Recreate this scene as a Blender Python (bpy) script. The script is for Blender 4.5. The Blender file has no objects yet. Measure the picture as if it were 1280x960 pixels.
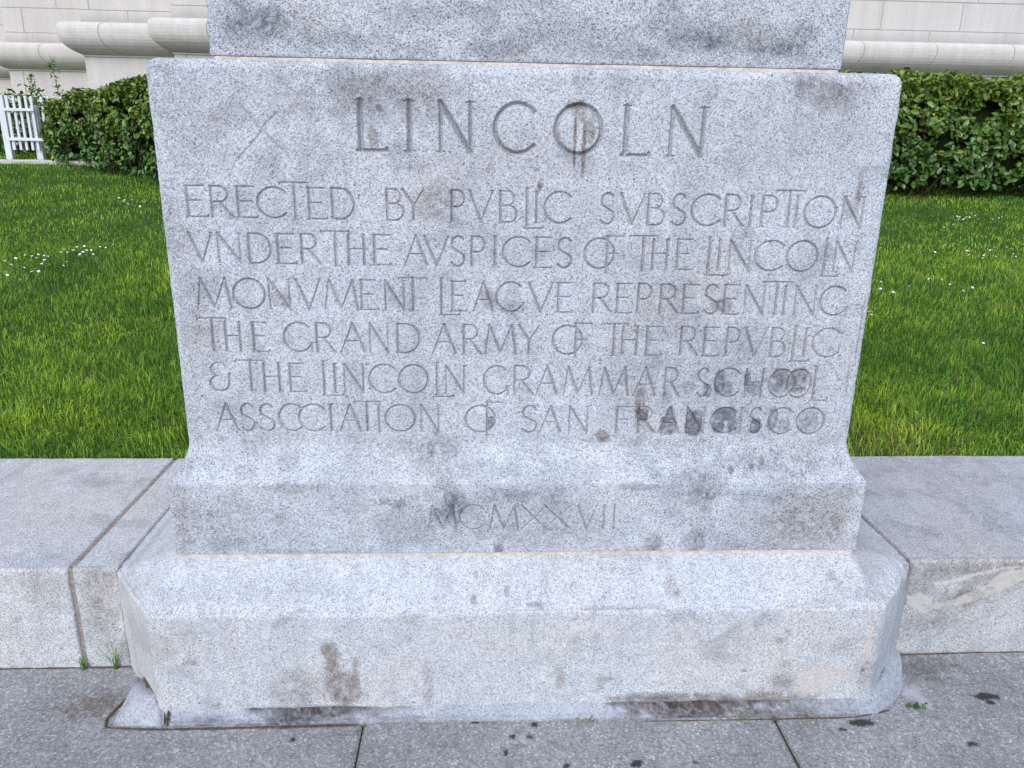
import bpy, bmesh, math, random
import numpy as np
from mathutils import Vector, Matrix
C = bpy.context.scene
COL = C.collection
R = math.radians

# ---------------------------------------------------------------- camera
cam_data = bpy.data.cameras.new('camera')
cam = bpy.data.objects.new('camera', cam_data); COL.objects.link(cam)
cam_data.sensor_fit = 'HORIZONTAL'; cam_data.sensor_width = 36.0
cam_data.lens = 36.0*961/1280
cam_data.clip_end = 600; cam_data.clip_start = 0.05
th, yaw, roll = R(17.215), R(2.8492), R(1.00518)
F = Vector((math.sin(yaw)*math.cos(th), math.cos(yaw)*math.cos(th), -math.sin(th)))
Rt = Vector((math.cos(yaw), -math.sin(yaw), 0)); U = Rt.cross(F)
c_, s_ = math.cos(roll), math.sin(roll)
R2 = c_*Rt + s_*U; U2 = -s_*Rt + c_*U
M = Matrix((R2, U2, -F)).transposed().to_4x4()
M.translation = Vector((-0.14537, -1.88061, 1.6))
cam.matrix_world = M
C.camera = cam

# ---------------------------------------------------------------- light
SUN_EL, SUN_AZ = R(44), math.atan2(-0.28, -0.9)     # open shade: soft light from high behind the viewer's left
w = bpy.data.worlds.new('World'); C.world = w; w.use_nodes = True
nt = w.node_tree
sky = nt.nodes.new('ShaderNodeTexSky'); sky.sky_type = 'NISHITA'; sky.sun_disc = False
sky.sun_elevation = SUN_EL; sky.sun_rotation = SUN_AZ
bg = nt.nodes['Background']; nt.links.new(sky.outputs[0], bg.inputs[0]); bg.inputs[1].default_value = 0.14
sd = bpy.data.lights.new('sun', 'SUN'); sd.energy = 1.5; sd.angle = R(45); sd.color = (1.0, .97, .94)
sun = bpy.data.objects.new('sun', sd); COL.objects.link(sun)
sdir = Vector((math.sin(SUN_AZ)*math.cos(SUN_EL), math.cos(SUN_AZ)*math.cos(SUN_EL), math.sin(SUN_EL)))
sun.rotation_euler = (-sdir).to_track_quat('-Z', 'Y').to_euler()
sun.location = sdir*30
C.view_settings.view_transform = 'Standard'; C.view_settings.look = 'None'
C.view_settings.exposure = 0.84; C.view_settings.gamma = 1; C.view_settings.use_curve_mapping = False
LINES = [
 ('LINCOLN', [('L',-449,-374,1582,1703), ('I',-323,-307,1582,1703), ('N',-242,-154,1582,1703), ('C',-97,12,1581,1702), ('O',60,178,1581,1702), ('L',234,305,1581,1702), ('N',354,450,1581,1701)]),
 ('ERECTED BY PVBLIC SVBSCRIPTION', [('E',-897,-842,1409,1487), ('R',-836,-778,1408,1487), ('E',-768,-715,1408,1487), ('C',-713,-635,1408,1486), ('T',-653,-581,1404,1499), ('E',-585,-536,1407,1486), ('D',-523,-463,1407,1486), ('B',-382,-334,1406,1486), ('Y',-336,-282,1406,1486), ('P',-213,-171,1405,1485), ('V',-162,-101,1405,1485), ('B',-84,-35,1404,1485), ('L',-16,35,1390,1493), ('I',9,22,1404,1485), ('C',37,113,1404,1485), ('S',184,225,1403,1484), ('V',240,304,1403,1484), ('B',311,360,1402,1484), ('S',376,419,1402,1484), ('C',432,514,1402,1484), ('R',519,573,1401,1484), ('I',586,599,1401,1483), ('P',619,669,1401,1483), ('T',658,735,1402,1497), ('I',711,724,1400,1483), ('O',740,825,1400,1483), ('N',839,903,1399,1483)]),
 ('VNDER THE AVSPICES OF THE LINCOLN', [('V',-899,-839,1290,1368), ('N',-829,-764,1290,1368), ('D',-747,-687,1289,1367), ('E',-674,-622,1289,1367), ('R',-612,-559,1289,1367), ('T',-555,-481,1283,1375), ('H',-487,-439,1288,1367), ('E',-420,-371,1288,1367), ('A',-335,-275,1287,1366), ('V',-282,-218,1287,1366), ('S',-213,-173,1286,1366), ('P',-160,-117,1286,1366), ('I',-100,-87,1286,1366), ('C',-72,6,1286,1366), ('E',14,60,1285,1366), ('S',73,116,1285,1365), ('O',149,229,1284,1365), ('F',205,253,1273,1371), ('T',271,345,1278,1373), ('H',332,378,1283,1365), ('E',398,447,1283,1365), ('L',482,546,1269,1372), ('I',511,524,1282,1364), ('N',542,608,1282,1364), ('C',617,702,1282,1364), ('O',706,791,1281,1364), ('L',807,856,1269,1371), ('N',836,899,1281,1364)]),
 ('MONVMENT LEAGVE REPRESENTING', [('M',-893,-804,1166,1248), ('O',-796,-713,1166,1247), ('N',-705,-643,1166,1247), ('V',-628,-564,1165,1247), ('M',-553,-465,1165,1246), ('E',-459,-411,1165,1246), ('N',-394,-336,1164,1246), ('T',-353,-277,1163,1253), ('L',-245,-190,1153,1253), ('E',-212,-169,1163,1245), ('A',-151,-96,1163,1245), ('G',-88,-11,1163,1244), ('V',0,66,1162,1244), ('E',77,123,1162,1244), ('R',174,230,1162,1243), ('E',241,287,1161,1243), ('P',299,343,1161,1243), ('R',361,415,1161,1242), ('E',426,473,1161,1242), ('S',486,531,1160,1242), ('E',540,588,1160,1242), ('N',599,660,1160,1241), ('T',651,730,1162,1252), ('I',708,721,1159,1241), ('N',740,805,1159,1241), ('G',817,897,1159,1240)]),
 ('THE GRAND ARMY OF THE REPVBLIC', [('T',-899,-824,1047,1139), ('H',-830,-785,1047,1129), ('E',-757,-711,1046,1128), ('G',-670,-592,1046,1128), ('R',-586,-533,1045,1127), ('A',-516,-450,1045,1127), ('N',-440,-383,1044,1127), ('D',-363,-299,1044,1126), ('A',-264,-200,1043,1126), ('R',-182,-131,1043,1125), ('M',-118,-33,1043,1125), ('Y',-24,32,1042,1125), ('O',70,153,1042,1124), ('F',130,178,1032,1131), ('T',205,279,1039,1130), ('H',263,311,1041,1123), ('E',331,379,1040,1123), ('R',427,482,1040,1123), ('E',495,543,1039,1122), ('P',559,603,1039,1122), ('V',614,676,1039,1122), ('B',688,734,1038,1121), ('L',750,806,1025,1127), ('I',780,797,1038,1121), ('C',811,894,1038,1121)]),
 ('& THE LINCOLN GRAMMAR SCHOOL', [('&',-884,-825,932,1014), ('T',-808,-729,932,1020), ('H',-736,-687,930,1013), ('E',-665,-619,930,1012), ('L',-575,-517,919,1019), ('I',-544,-531,928,1011), ('N',-515,-455,928,1011), ('C',-442,-364,927,1010), ('O',-359,-279,926,1009), ('L',-259,-207,916,1016), ('N',-232,-173,925,1008), ('G',-121,-49,924,1007), ('R',-40,19,923,1007), ('A',28,87,923,1006), ('M',106,188,922,1005), ('M',209,291,921,1004), ('A',307,370,920,1004), ('R',393,439,919,1003), ('S',488,525,918,1002), ('C',541,616,917,1002), ('H',627,684,917,1001), ('O',698,773,916,1000), ('O',752,822,915,1000), ('L',827,876,907,1009)]),
 ('ASSOCIATION OF SAN FRANCISCO', [('A',-876,-816,814,894), ('S',-809,-767,813,894), ('S',-756,-711,813,893), ('C',-700,-631,813,893), ('C',-644,-568,812,892), ('I',-561,-548,812,892), ('A',-530,-471,812,892), ('T',-489,-415,813,901), ('I',-426,-412,811,891), ('O',-401,-317,811,891), ('N',-303,-246,810,890), ('O',-173,-88,809,889), ('F',-116,-68,800,899), ('S',-13,34,808,888), ('A',41,101,808,888), ('N',122,182,807,887), ('F',259,310,806,886), ('R',322,376,806,886), ('A',387,448,806,886), ('N',465,524,805,885), ('C',540,619,805,884), ('I',621,635,804,884), ('S',652,692,804,884), ('C',711,785,803,883), ('O',795,876,803,883)]),
 ('MCMXXVII', [('M',-280,-198,526,603), ('C',-189,-115,526,603), ('M',-101,-19,525,602), ('X',-10,65,524,602), ('X',56,136,524,602), ('V',155,211,523,601), ('I',226,240,523,601), ('I',256,270,523,601)]),
]
DIE_STAINS = [(0.64, 0.976, 0.256, 0.216, 0.3, 'g'), (0.722, 0.721, 0.258, 0.066, 0.5, 'g'), (0.416, 1.209, 0.19, 0.136, 0.28, 'g'), (0.297, 0.978, 0.106, 0.143, 0.3, 'g'), (-0.131, 0.698, 0.257, 0.04, 0.32, 'g'), (-0.618, 1.709, 0.124, 0.078, 0.22, 'g'), (0.701, 1.615, 0.177, 0.123, 0.15, 'g'), (-0.096, 1.563, 0.248, 0.104, 0.1, 'g'), (-0.458, 1.739, 0.222, 0.068, 0.45, 'g'), (-0.408, 1.729, 0.182, 0.06, 0.35, 'b'), (-0.536, 1.749, 0.121, 0.043, 0.2, 'g'), (-0.298, 1.719, 0.092, 0.07, 0.45, 'b'), (0.77, 1.752, 0.081, 0.052, 0.65, 'b'), (0.682, 1.777, 0.08, 0.028, 0.4, 'g'), (0.827, 1.647, 0.046, 0.12, 0.2, 'g'), (0.113, 1.701, 0.024, 0.018, 1.0, 'b'), (0.11, 1.622, 0.005, 0.087, 1.0, 'b'), (0.134, 1.603, 0.007, 0.083, 1.0, 'b'), (0.152, 1.631, 0.014, 0.047, 0.6, 'b'), (0.12, 1.685, 0.021, 0.031, 0.6, 'b'), (0.015, 1.542, 0.01, 0.006, 0.6, 'b'), (0.022, 1.501, 0.008, 0.012, 0.9, 'b'), (-0.409, 1.614, 0.015, 0.028, 0.6, 'b'), (-0.391, 1.686, 0.01, 0.012, 0.7, 'b'), (-0.412, 1.713, 0.012, 0.042, 0.5, 'g'), (-0.245, 1.46, 0.064, 0.075, 0.42, 'b'), (-0.207, 1.41, 0.026, 0.029, 0.3, 'b'), (0.881, 1.497, 0.01, 0.046, 0.6, 'b'), (0.861, 1.451, 0.023, 0.026, 0.4, 'b'), (-0.252, 1.357, 0.047, 0.03, 0.25, 'g'), (-0.674, 1.191, 0.032, 0.031, 0.4, 'b'), (-0.112, 1.196, 0.03, 0.031, 0.45, 'b'), (-0.046, 1.174, 0.03, 0.027, 0.3, 'b'), (0.544, 1.185, 0.034, 0.021, 0.8, 'g'), (0.437, 1.245, 0.106, 0.059, 0.3, 'g'), (0.426, 1.116, 0.132, 0.051, 0.4, 'g'), (0.312, 1.131, 0.088, 0.037, 0.3, 'g'), (0.612, 1.076, 0.032, 0.042, 0.4, 'g'), (0.365, 1.016, 0.074, 0.047, 0.45, 'g'), (0.279, 0.932, 0.066, 0.053, 0.35, 'g'), (0.327, 0.908, 0.018, 0.039, 0.6, 'b'), (0.468, 0.945, 0.026, 0.022, 0.55, 'g'), (0.401, 0.908, 0.016, 0.029, 0.5, 'g'), (0.52, 0.938, 0.014, 0.022, 0.8, 'G'), (0.555, 0.962, 0.017, 0.038, 1.0, 'G'), (0.573, 0.943, 0.021, 0.022, 0.8, 'G'), (0.633, 0.972, 0.011, 0.026, 0.9, 'G'), (0.655, 0.943, 0.023, 0.022, 0.8, 'G'), (0.731, 0.97, 0.028, 0.039, 0.75, 'G'), (0.783, 0.97, 0.028, 0.039, 0.8, 'G'), (0.337, 0.862, 0.02, 0.022, 1.0, 'G'), (0.414, 0.83, 0.026, 0.03, 0.95, 'G'), (0.416, 0.865, 0.012, 0.025, 0.7, 'G'), (0.491, 0.84, 0.025, 0.042, 1.0, 'G'), (0.576, 0.865, 0.033, 0.022, 1.0, 'G'), (0.563, 0.83, 0.019, 0.025, 0.9, 'G'), (0.604, 0.825, 0.016, 0.025, 0.9, 'G'), (0.673, 0.828, 0.016, 0.025, 0.95, 'G'), (0.722, 0.85, 0.015, 0.035, 0.7, 'G'), (0.758, 0.83, 0.019, 0.022, 0.6, 'G'), (0.83, 0.843, 0.029, 0.035, 0.5, 'G'), (0.222, 0.795, 0.02, 0.022, 1.0, 'b'), (0.194, 0.783, 0.013, 0.012, 0.5, 'b'), (-0.102, 0.84, 0.009, 0.02, 0.8, 'g'), (-0.258, 0.805, 0.014, 0.012, 0.6, 'g'), (0.332, 0.834, 0.028, 0.074, 0.3, 'b'), (0.941, 1.122, 0.005, 0.116, 0.45, 'b'), (0.927, 0.981, 0.004, 0.096, 0.3, 'b'), (-0.259, 0.748, 0.102, 0.04, 0.6, 'g'), (-0.363, 0.761, 0.056, 0.03, 0.3, 'g'), (-0.202, 0.698, 0.14, 0.03, 0.4, 'g'), (-0.684, 0.724, 0.038, 0.025, 0.45, 'g'), (-0.8, 0.7, 0.047, 0.02, 0.35, 'g'), (-0.503, 0.699, 0.093, 0.025, 0.15, 'g'), (0.479, 0.76, 0.14, 0.035, 0.3, 'g'), (0.721, 0.734, 0.186, 0.056, 0.45, 'g'), (0.887, 0.759, 0.062, 0.076, 0.25, 'g'), (0.51, 0.683, 0.117, 0.036, 0.6, 'g'), (0.104, 0.697, 0.188, 0.035, 0.3, 'g'), (0.605, 0.701, 0.011, 0.013, 0.7, 'b'), (0.698, 0.727, 0.01, 0.018, 0.6, 'b'), (0.664, 0.711, 0.009, 0.01, 0.6, 'b'), (-0.911, 1.722, 0.055, 0.075, 0.2, 'g'), (-0.846, 1.59, 0.088, 0.079, 0.22, 'b'), (-0.66, 1.671, 0.071, 0.051, 0.3, 'g'), (-0.579, 1.682, 0.049, 0.02, 0.35, 'b'), (-0.923, 1.347, 0.051, 0.125, 0.3, 'b'), (-0.897, 1.088, 0.065, 0.135, 0.25, 'b'), (0.493, 1.573, 0.248, 0.085, 0.12, 'g'), (-0.049, 1.316, 0.344, 0.068, 0.1, 'g'), (-0.697, 1.454, 0.191, 0.084, 0.12, 'g'), (0.088, 1.072, 0.22, 0.116, 0.08, 'g')]
PLINTH_STAINS = [(-0.016, 0.568, 0.22, 0.102, 0.35, 'g'), (0.769, 0.549, 0.226, 0.13, 0.35, 'g'), (-0.041, 0.58, 0.254, 0.127, 0.35, 'g'), (-0.867, 0.56, 0.192, 0.126, 0.25, 'g'), (-0.22, 0.592, 0.065, 0.081, 0.95, 'g'), (-0.039, 0.638, 0.138, 0.04, 0.6, 'g'), (0.077, 0.619, 0.082, 0.056, 0.5, 'g'), (-0.085, 0.53, 0.116, 0.067, 0.4, 'g'), (0.104, 0.529, 0.116, 0.052, 0.4, 'g'), (-0.362, 0.609, 0.021, 0.02, 0.75, 'g'), (-0.402, 0.617, 0.019, 0.013, 0.5, 'g'), (-0.889, 0.56, 0.134, 0.101, 0.4, 'g'), (-0.989, 0.561, 0.038, 0.101, 0.45, 'b'), (-0.665, 0.661, 0.091, 0.017, 0.35, 'b'), (-0.706, 0.56, 0.025, 0.025, 0.5, 'g'), (-0.86, 0.484, 0.094, 0.025, 0.5, 'g'), (-0.702, 0.457, 0.093, 0.012, 0.4, 'g'), (-0.505, 0.455, 0.14, 0.015, 0.35, 'g'), (0.522, 0.643, 0.053, 0.046, 0.75, 'g'), (0.533, 0.586, 0.022, 0.015, 0.7, 'g'), (0.388, 0.474, 0.036, 0.037, 0.75, 'g'), (0.513, 0.481, 0.035, 0.042, 0.75, 'g'), (0.635, 0.472, 0.07, 0.026, 0.5, 'g'), (0.819, 0.55, 0.108, 0.105, 0.35, 'b'), (0.931, 0.536, 0.059, 0.1, 0.4, 'b'), (0.81, 0.444, 0.145, 0.02, 0.6, 'g'), (0.714, 0.629, 0.14, 0.03, 0.5, 'g'), (0.333, 0.662, 0.093, 0.012, 0.5, 'g'), (-0.079, 0.462, 0.016, 0.018, 0.9, 'g'), (0.268, 0.541, 0.281, 0.077, 0.06, 'g')]
BASE_STAINS = [(-0.557, 0.221, 0.024, 0.037, 0.8, 'b'), (-0.551, 0.166, 0.026, 0.07, 0.9, 'b'), (-0.527, 0.095, 0.038, 0.077, 0.95, 'b'), (-0.487, 0.121, 0.014, 0.093, 0.7, 'b'), (-0.362, 0.119, 0.095, 0.108, 0.3, 'p'), (-0.637, 0.097, 0.141, 0.063, 0.4, 'b'), (-0.281, 0.09, 0.02, 0.072, 0.35, 'b'), (-0.403, 0.229, 0.046, 0.026, 0.2, 'g'), (-1.027, 0.238, 0.057, 0.078, 0.35, 'p'), (-0.946, 0.277, 0.034, 0.031, 0.35, 'g'), (-0.98, 0.158, 0.047, 0.021, 0.35, 'g'), (-0.944, 0.19, 0.032, 0.013, 0.5, 'b'), (0.104, 0.111, 0.022, 0.05, 0.5, 'b'), (0.222, 0.095, 0.021, 0.044, 0.35, 'b'), (0.245, 0.114, 0.061, 0.004, 0.5, 'b'), (0.49, 0.031, 0.239, 0.024, 0.7, 'b'), (0.756, 0.031, 0.142, 0.035, 0.7, 'b'), (0.54, 0.018, 0.313, 0.017, 0.8, 'g'), (0.773, 0.085, 0.045, 0.027, 0.5, 'b'), (-0.129, 0.252, 0.684, 0.096, 0.12, 'p'), (0.567, 0.213, 0.276, 0.078, 0.2, 'p'), (1.008, 0.233, 0.012, 0.076, 1.0, 'p'), (1.032, 0.233, 0.016, 0.082, 0.3, 'g'), (0.891, 0.111, 0.076, 0.044, 0.9, 'p'), (0.843, 0.069, 0.06, 0.027, 0.8, 'p'), (1.03, 0.122, 0.041, 0.05, 0.45, 'b'), (0.745, 0.238, 0.022, 0.016, 0.5, 'b'), (0.763, 0.265, 0.013, 0.011, 0.5, 'g'), (1.005, 0.129, 0.008, 0.008, 0.9, 'g'), (0.647, 0.135, 0.011, 0.005, 0.8, 'g'), (0.392, 0.05, 0.143, 0.014, 0.6, 'g'), (-0.617, 0.028, 0.162, 0.011, 0.8, 'g')]
CRACKS = [[(-0.737, 1.689), (-0.716, 1.661), (-0.69, 1.63), (-0.662, 1.606), (-0.617, 1.556)], [(-0.646, 1.668), (-0.682, 1.636), (-0.7, 1.613), (-0.726, 1.581), (-0.755, 1.55)]]
SHAFT_STAINS = [(-0.663, 1.882, 0.099, 0.041, 0.9, 'g'), (-0.742, 1.863, 0.052, 0.048, 0.6, 'g'), (-0.491, 1.842, 0.119, 0.032, 0.5, 'g'), (-0.315, 1.827, 0.06, 0.023, 0.4, 'g'), (-0.294, 1.904, 0.118, 0.024, 0.35, 'g'), (-0.097, 1.832, 0.079, 0.024, 0.6, 'g'), (0.062, 1.872, 0.118, 0.039, 0.4, 'g'), (0.225, 1.835, 0.12, 0.029, 0.5, 'g'), (0.466, 1.863, 0.2, 0.045, 0.75, 'g'), (0.632, 1.848, 0.099, 0.036, 0.9, 'g'), (0.689, 1.886, 0.056, 0.042, 0.6, 'g'), (0.362, 1.897, 0.119, 0.028, 0.4, 'g'), (-0.157, 1.918, 0.078, 0.02, 0.4, 'g')]
SLOPE_STAINS = [(0.028, 0.353, 0.032, 0.006, 0.8, 'g'), (0.074, 0.348, 0.069, 0.003, 0.6, 'g'), (-0.149, 0.363, 0.011, 0.01, 0.6, 'g'), (-0.053, 0.376, 0.01, 0.011, 0.6, 'g'), (-0.142, 0.406, 0.007, 0.008, 0.5, 'g'), (-0.385, 0.402, 0.004, 0.008, 0.4, 'g'), (0.427, 0.38, 0.02, 0.022, 0.35, 'b'), (0.438, 0.37, 0.011, 0.005, 0.6, 'b'), (-0.674, 0.386, 0.195, 0.026, 0.18, 'g'), (-0.961, 0.375, 0.125, 0.018, 0.15, 'g'), (0.989, 0.363, 0.059, 0.019, 0.4, 'g'), (0.912, 0.398, 0.018, 0.011, 0.45, 'g'), (0.279, 0.343, 0.138, 0.002, 0.5, 'g'), (-0.797, 0.348, 0.197, 0.001, 0.4, 'g'), (1.059, 0.397, 0.09, 0.028, 0.2, 'g')]
GUM = [(1.433, 0.036, 0.039, 0.017), (1.429, 0.007, 0.017, 0.01), (0.986, -0.07, 0.039, 0.015), (0.92, -0.094, 0.016, 0.009), (0.026, -0.052, 0.01, 0.009), (0.008, -0.102, 0.012, 0.009), (-0.039, -0.098, 0.009, 0.009), (0.294, -0.207, 0.018, 0.014), (0.103, -0.208, 0.012, 0.008), (-0.146, -0.038, 0.014, 0.006), (0.461, -0.206, 0.01, 0.005), (-0.057, -0.161, 0.007, 0.014), (-0.654, -0.094, 0.007, 0.009), (1.266, -0.16, 0.017, 0.009)]
DAISIES = {'left_front': [(-3.628, 3.99), (-3.274, 3.819), (-3.568, 3.887), (-3.506, 4.038), (-3.424, 4.067), (-3.438, 3.847), (-3.405, 3.812), (-3.202, 3.633), (-3.441, 3.779), (-3.389, 3.969), (-3.453, 3.616), (-3.528, 3.952), (-3.241, 3.819), (-3.342, 3.719), (-3.514, 3.746), (-3.564, 4.074), (-3.235, 3.644), (-3.473, 3.787), (-3.411, 3.732), (-3.399, 4.009), (-3.244, 3.781), (-3.255, 3.699), (-3.36, 3.726), (-3.374, 4.076), (-3.305, 3.918), (-3.509, 4.045), (-3.388, 3.97), (-3.329, 3.981), (-3.408, 3.911), (-3.446, 4.02), (-3.451, 3.728), (-3.295, 3.826), (-3.33, 4.019), (-3.366, 4.038), (-3.205, 3.8), (-3.244, 3.625), (-3.224, 3.44), (-3.366, 3.545), (-3.387, 3.592), (-3.28, 3.421), (-3.306, 4.22), (-3.126, 4.037), (-3.031, 4.088), (-3.243, 4.135), (-3.199, 4.313), (-3.154, 4.201), (-3.13, 4.097), (-3.133, 4.148), (-3.213, 4.259), (-3.241, 4.284), (-3.178, 4.141), (-3.127, 4.193), (-3.295, 4.139), (-3.214, 4.069), (-3.226, 4.194), (-3.093, 4.195), (-3.241, 4.204), (-3.25, 4.295), (-3.102, 4.013), (-3.125, 4.072), (-3.015, 4.043), (-3.07, 4.051), (-3.044, 3.817), (-3.101, 3.778), (-3.105, 3.685), (-3.084, 3.667), (-3.126, 3.877), (-2.902, 3.412), (-3.006, 4.374), (-3.072, 4.298), (-3.019, 4.275), (-3.066, 4.353)], 'left_back': [(-3.335, 6.137), (-3.626, 6.099), (-3.563, 6.129), (-3.364, 5.816), (-3.608, 6.037), (-3.324, 5.842), (-3.327, 6.185), (-3.373, 5.84), (-3.603, 5.957), (-3.526, 5.881), (-3.283, 6.002), (-3.72, 6.195), (-3.423, 5.852), (-3.521, 5.926), (-3.531, 6.113), (-3.41, 6.101), (-3.553, 5.96), (-3.534, 5.959), (-3.569, 6.053), (-3.536, 5.945), (-3.512, 5.933), (-3.634, 6.02)], 'right_back': [(4.88, 5.809), (4.833, 5.815), (4.907, 5.812), (4.855, 5.857), (4.947, 5.96), (4.873, 5.837), (4.937, 5.896), (4.731, 5.86), (4.914, 5.829), (4.924, 5.931), (4.769, 5.789), (4.663, 5.725), (4.837, 5.697), (4.866, 6.043), (4.985, 5.931), (4.831, 5.929), (4.988, 6.031), (4.816, 5.816), (5.044, 6.098), (4.955, 5.916), (4.827, 5.856), (4.709, 5.72), (4.776, 5.861), (4.747, 5.829), (4.863, 5.73), (4.736, 5.825), (5.278, 5.912), (5.036, 5.766), (5.184, 5.841), (5.115, 5.782), (5.026, 5.781), (5.09, 5.773), (5.13, 5.868), (5.008, 5.712), (4.4, 5.495), (4.313, 5.373), (4.47, 5.484), (4.402, 5.486), (4.407, 5.439)], 'right_mid': [(4.052, 4.592), (4.026, 4.517), (3.944, 4.418), (4.031, 4.507), (3.919, 4.485), (3.789, 4.496), (3.965, 4.389), (3.706, 4.447), (3.897, 4.606), (3.723, 4.411), (4.342, 4.348), (4.166, 4.344), (4.257, 4.278), (4.125, 4.432), (4.319, 4.355), (4.198, 4.266), (4.2, 4.279), (4.272, 4.433), (4.014, 4.197), (4.017, 4.285), (4.377, 4.437), (4.083, 4.374), (4.372, 5.166), (4.343, 5.106), (4.262, 4.547), (4.245, 4.548), (4.36, 4.621), (4.337, 4.711), (4.468, 4.657)], 'right_front': [(2.872, 3.63), (2.715, 3.387), (2.629, 3.277), (2.811, 3.579), (2.691, 3.368), (2.778, 3.578), (3.316, 3.661), (3.426, 3.456), (3.479, 3.393), (3.286, 3.618), (3.22, 3.669), (3.308, 3.371), (3.279, 3.605), (3.332, 3.241), (3.262, 3.783), (3.478, 3.517), (3.246, 3.426), (3.65, 3.796), (3.415, 3.243), (3.3, 3.528), (2.768, 3.295), (2.766, 3.314), (2.893, 3.328), (2.944, 3.449), (2.966, 3.471), (2.379, 2.834), (2.413, 2.89), (2.367, 2.827), (2.394, 2.895), (2.829, 2.368), (3.042, 3.089), (3.021, 3.03)]}
# ---------------------------------------------------------------- helpers
def _h(ix, iy, seed):
    n = (ix.astype(np.int64)*374761393 + iy.astype(np.int64)*668265263 + seed*974634777) & 0xffffffff
    n = ((n ^ (n >> 13))*1274126177) & 0xffffffff
    n = n ^ (n >> 16)
    return (n & 0xffff)/65535.0
def vnoise(x, y, seed=0):
    x = np.asarray(x, float); y = np.asarray(y, float)
    x0 = np.floor(x); y0 = np.floor(y); fx = x-x0; fy = y-y0
    fx = fx*fx*(3-2*fx); fy = fy*fy*(3-2*fy)
    a = _h(x0, y0, seed); b = _h(x0+1, y0, seed); c = _h(x0, y0+1, seed); d = _h(x0+1, y0+1, seed)
    return (a*(1-fx)+b*fx)*(1-fy)+(c*(1-fx)+d*fx)*fy
def fbm(x, y, sc, octv=4, seed=0):
    s = 0; amp = 1; tot = 0
    for o in range(octv):
        s = s+amp*vnoise(np.asarray(x)*sc*2**o+17.3*o, np.asarray(y)*sc*2**o+9.1*o, seed+o*13); tot += amp; amp *= .55
    return s/tot
def sstep(a, b, x):
    t = np.clip((x-a)/(b-a), 0, 1); return t*t*(3-2*t)

def obj(name, mesh, mats, parent=None):
    o = bpy.data.objects.new(name, mesh); COL.objects.link(o)
    for m in (mats if isinstance(mats, (list, tuple)) else [mats]): mesh.materials.append(m)
    if parent is not None: o.parent = parent
    return o
def mesh_np(name, V, F, smooth=False, attrs=None, mi=None):
    """V (n,3); F (m,k) all faces with k corners, or a list of such arrays"""
    if not isinstance(F, list): F = [F]
    me = bpy.data.meshes.new(name)
    V = np.asarray(V, np.float32)
    me.vertices.add(len(V)); me.vertices.foreach_set('co', V.ravel())
    loops = np.concatenate([f.ravel() for f in F]).astype(np.int32)
    tot = np.concatenate([np.full(len(f), f.shape[1]) for f in F]).astype(np.int32)
    st = np.concatenate([[0], np.cumsum(tot)[:-1]]).astype(np.int32)
    me.loops.add(len(loops)); me.loops.foreach_set('vertex_index', loops)
    me.polygons.add(len(tot)); me.polygons.foreach_set('loop_start', st)
    try: me.polygons.foreach_set('loop_total', tot)
    except Exception: pass
    me.polygons.foreach_set('use_smooth', np.full(len(tot), smooth))
    if mi is not None: me.polygons.foreach_set('material_index', np.asarray(mi, np.int32))
    for k, a in (attrs or {}).items():
        a = np.asarray(a, np.float32)
        if a.ndim == 1:
            at = me.attributes.new(k, 'FLOAT', 'POINT'); at.data.foreach_set('value', a)
        else:
            at = me.attributes.new(k, 'FLOAT_COLOR', 'POINT')
            if a.shape[1] == 3: a = np.concatenate([a, np.ones((len(a), 1), np.float32)], 1)
            at.data.foreach_set('color', a.ravel())
    me.update(calc_edges=True); me.validate()
    return me
def grid_faces(nr, nc, off=0):
    i = np.arange(nr-1)[:, None]*nc+np.arange(nc-1)[None, :]+off
    return np.stack([i, i+1, i+nc+1, i+nc], -1).reshape(-1, 4)
def bm_mesh(name, bm, smooth=False):
    me = bpy.data.meshes.new(name); bmesh.ops.recalc_face_normals(bm, faces=bm.faces); bm.to_mesh(me); bm.free()
    if smooth:
        me.polygons.foreach_set('use_smooth', np.full(len(me.polygons), True))
    return me
def add_box(bm, x0, x1, y0, y1, z0, z1, bev=0.0, seg=2):
    b2 = bmesh.new()
    bmesh.ops.create_cube(b2, size=1)
    for v in b2.verts:
        v.co = Vector(((x0+x1)/2+v.co.x*(x1-x0), (y0+y1)/2+v.co.y*(y1-y0), (z0+z1)/2+v.co.z*(z1-z0)))
    if bev: bmesh.ops.bevel(b2, geom=b2.edges[:], offset=bev, segments=seg, affect='EDGES', profile=.5)
    tmp = bpy.data.meshes.new('tmp'); b2.to_mesh(tmp); b2.free(); bm.from_mesh(tmp); bpy.data.meshes.remove(tmp)
def tag(o, label=None, cat=None, group=None, kind=None):
    for k, v in (('label', label), ('category', cat), ('group', group), ('kind', kind)):
        if v: o[k] = v
    return o
def empty(name, loc, label, cat, group=None):
    o = bpy.data.objects.new(name, None); COL.objects.link(o); o.location = loc; o.empty_display_size = .1
    return tag(o, label, cat, group)
def adopt(root, o):
    """keep world geometry when the root Empty is not at the origin"""
    o.parent = root; o.matrix_parent_inverse = Matrix.Translation(-root.location); return o

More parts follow.
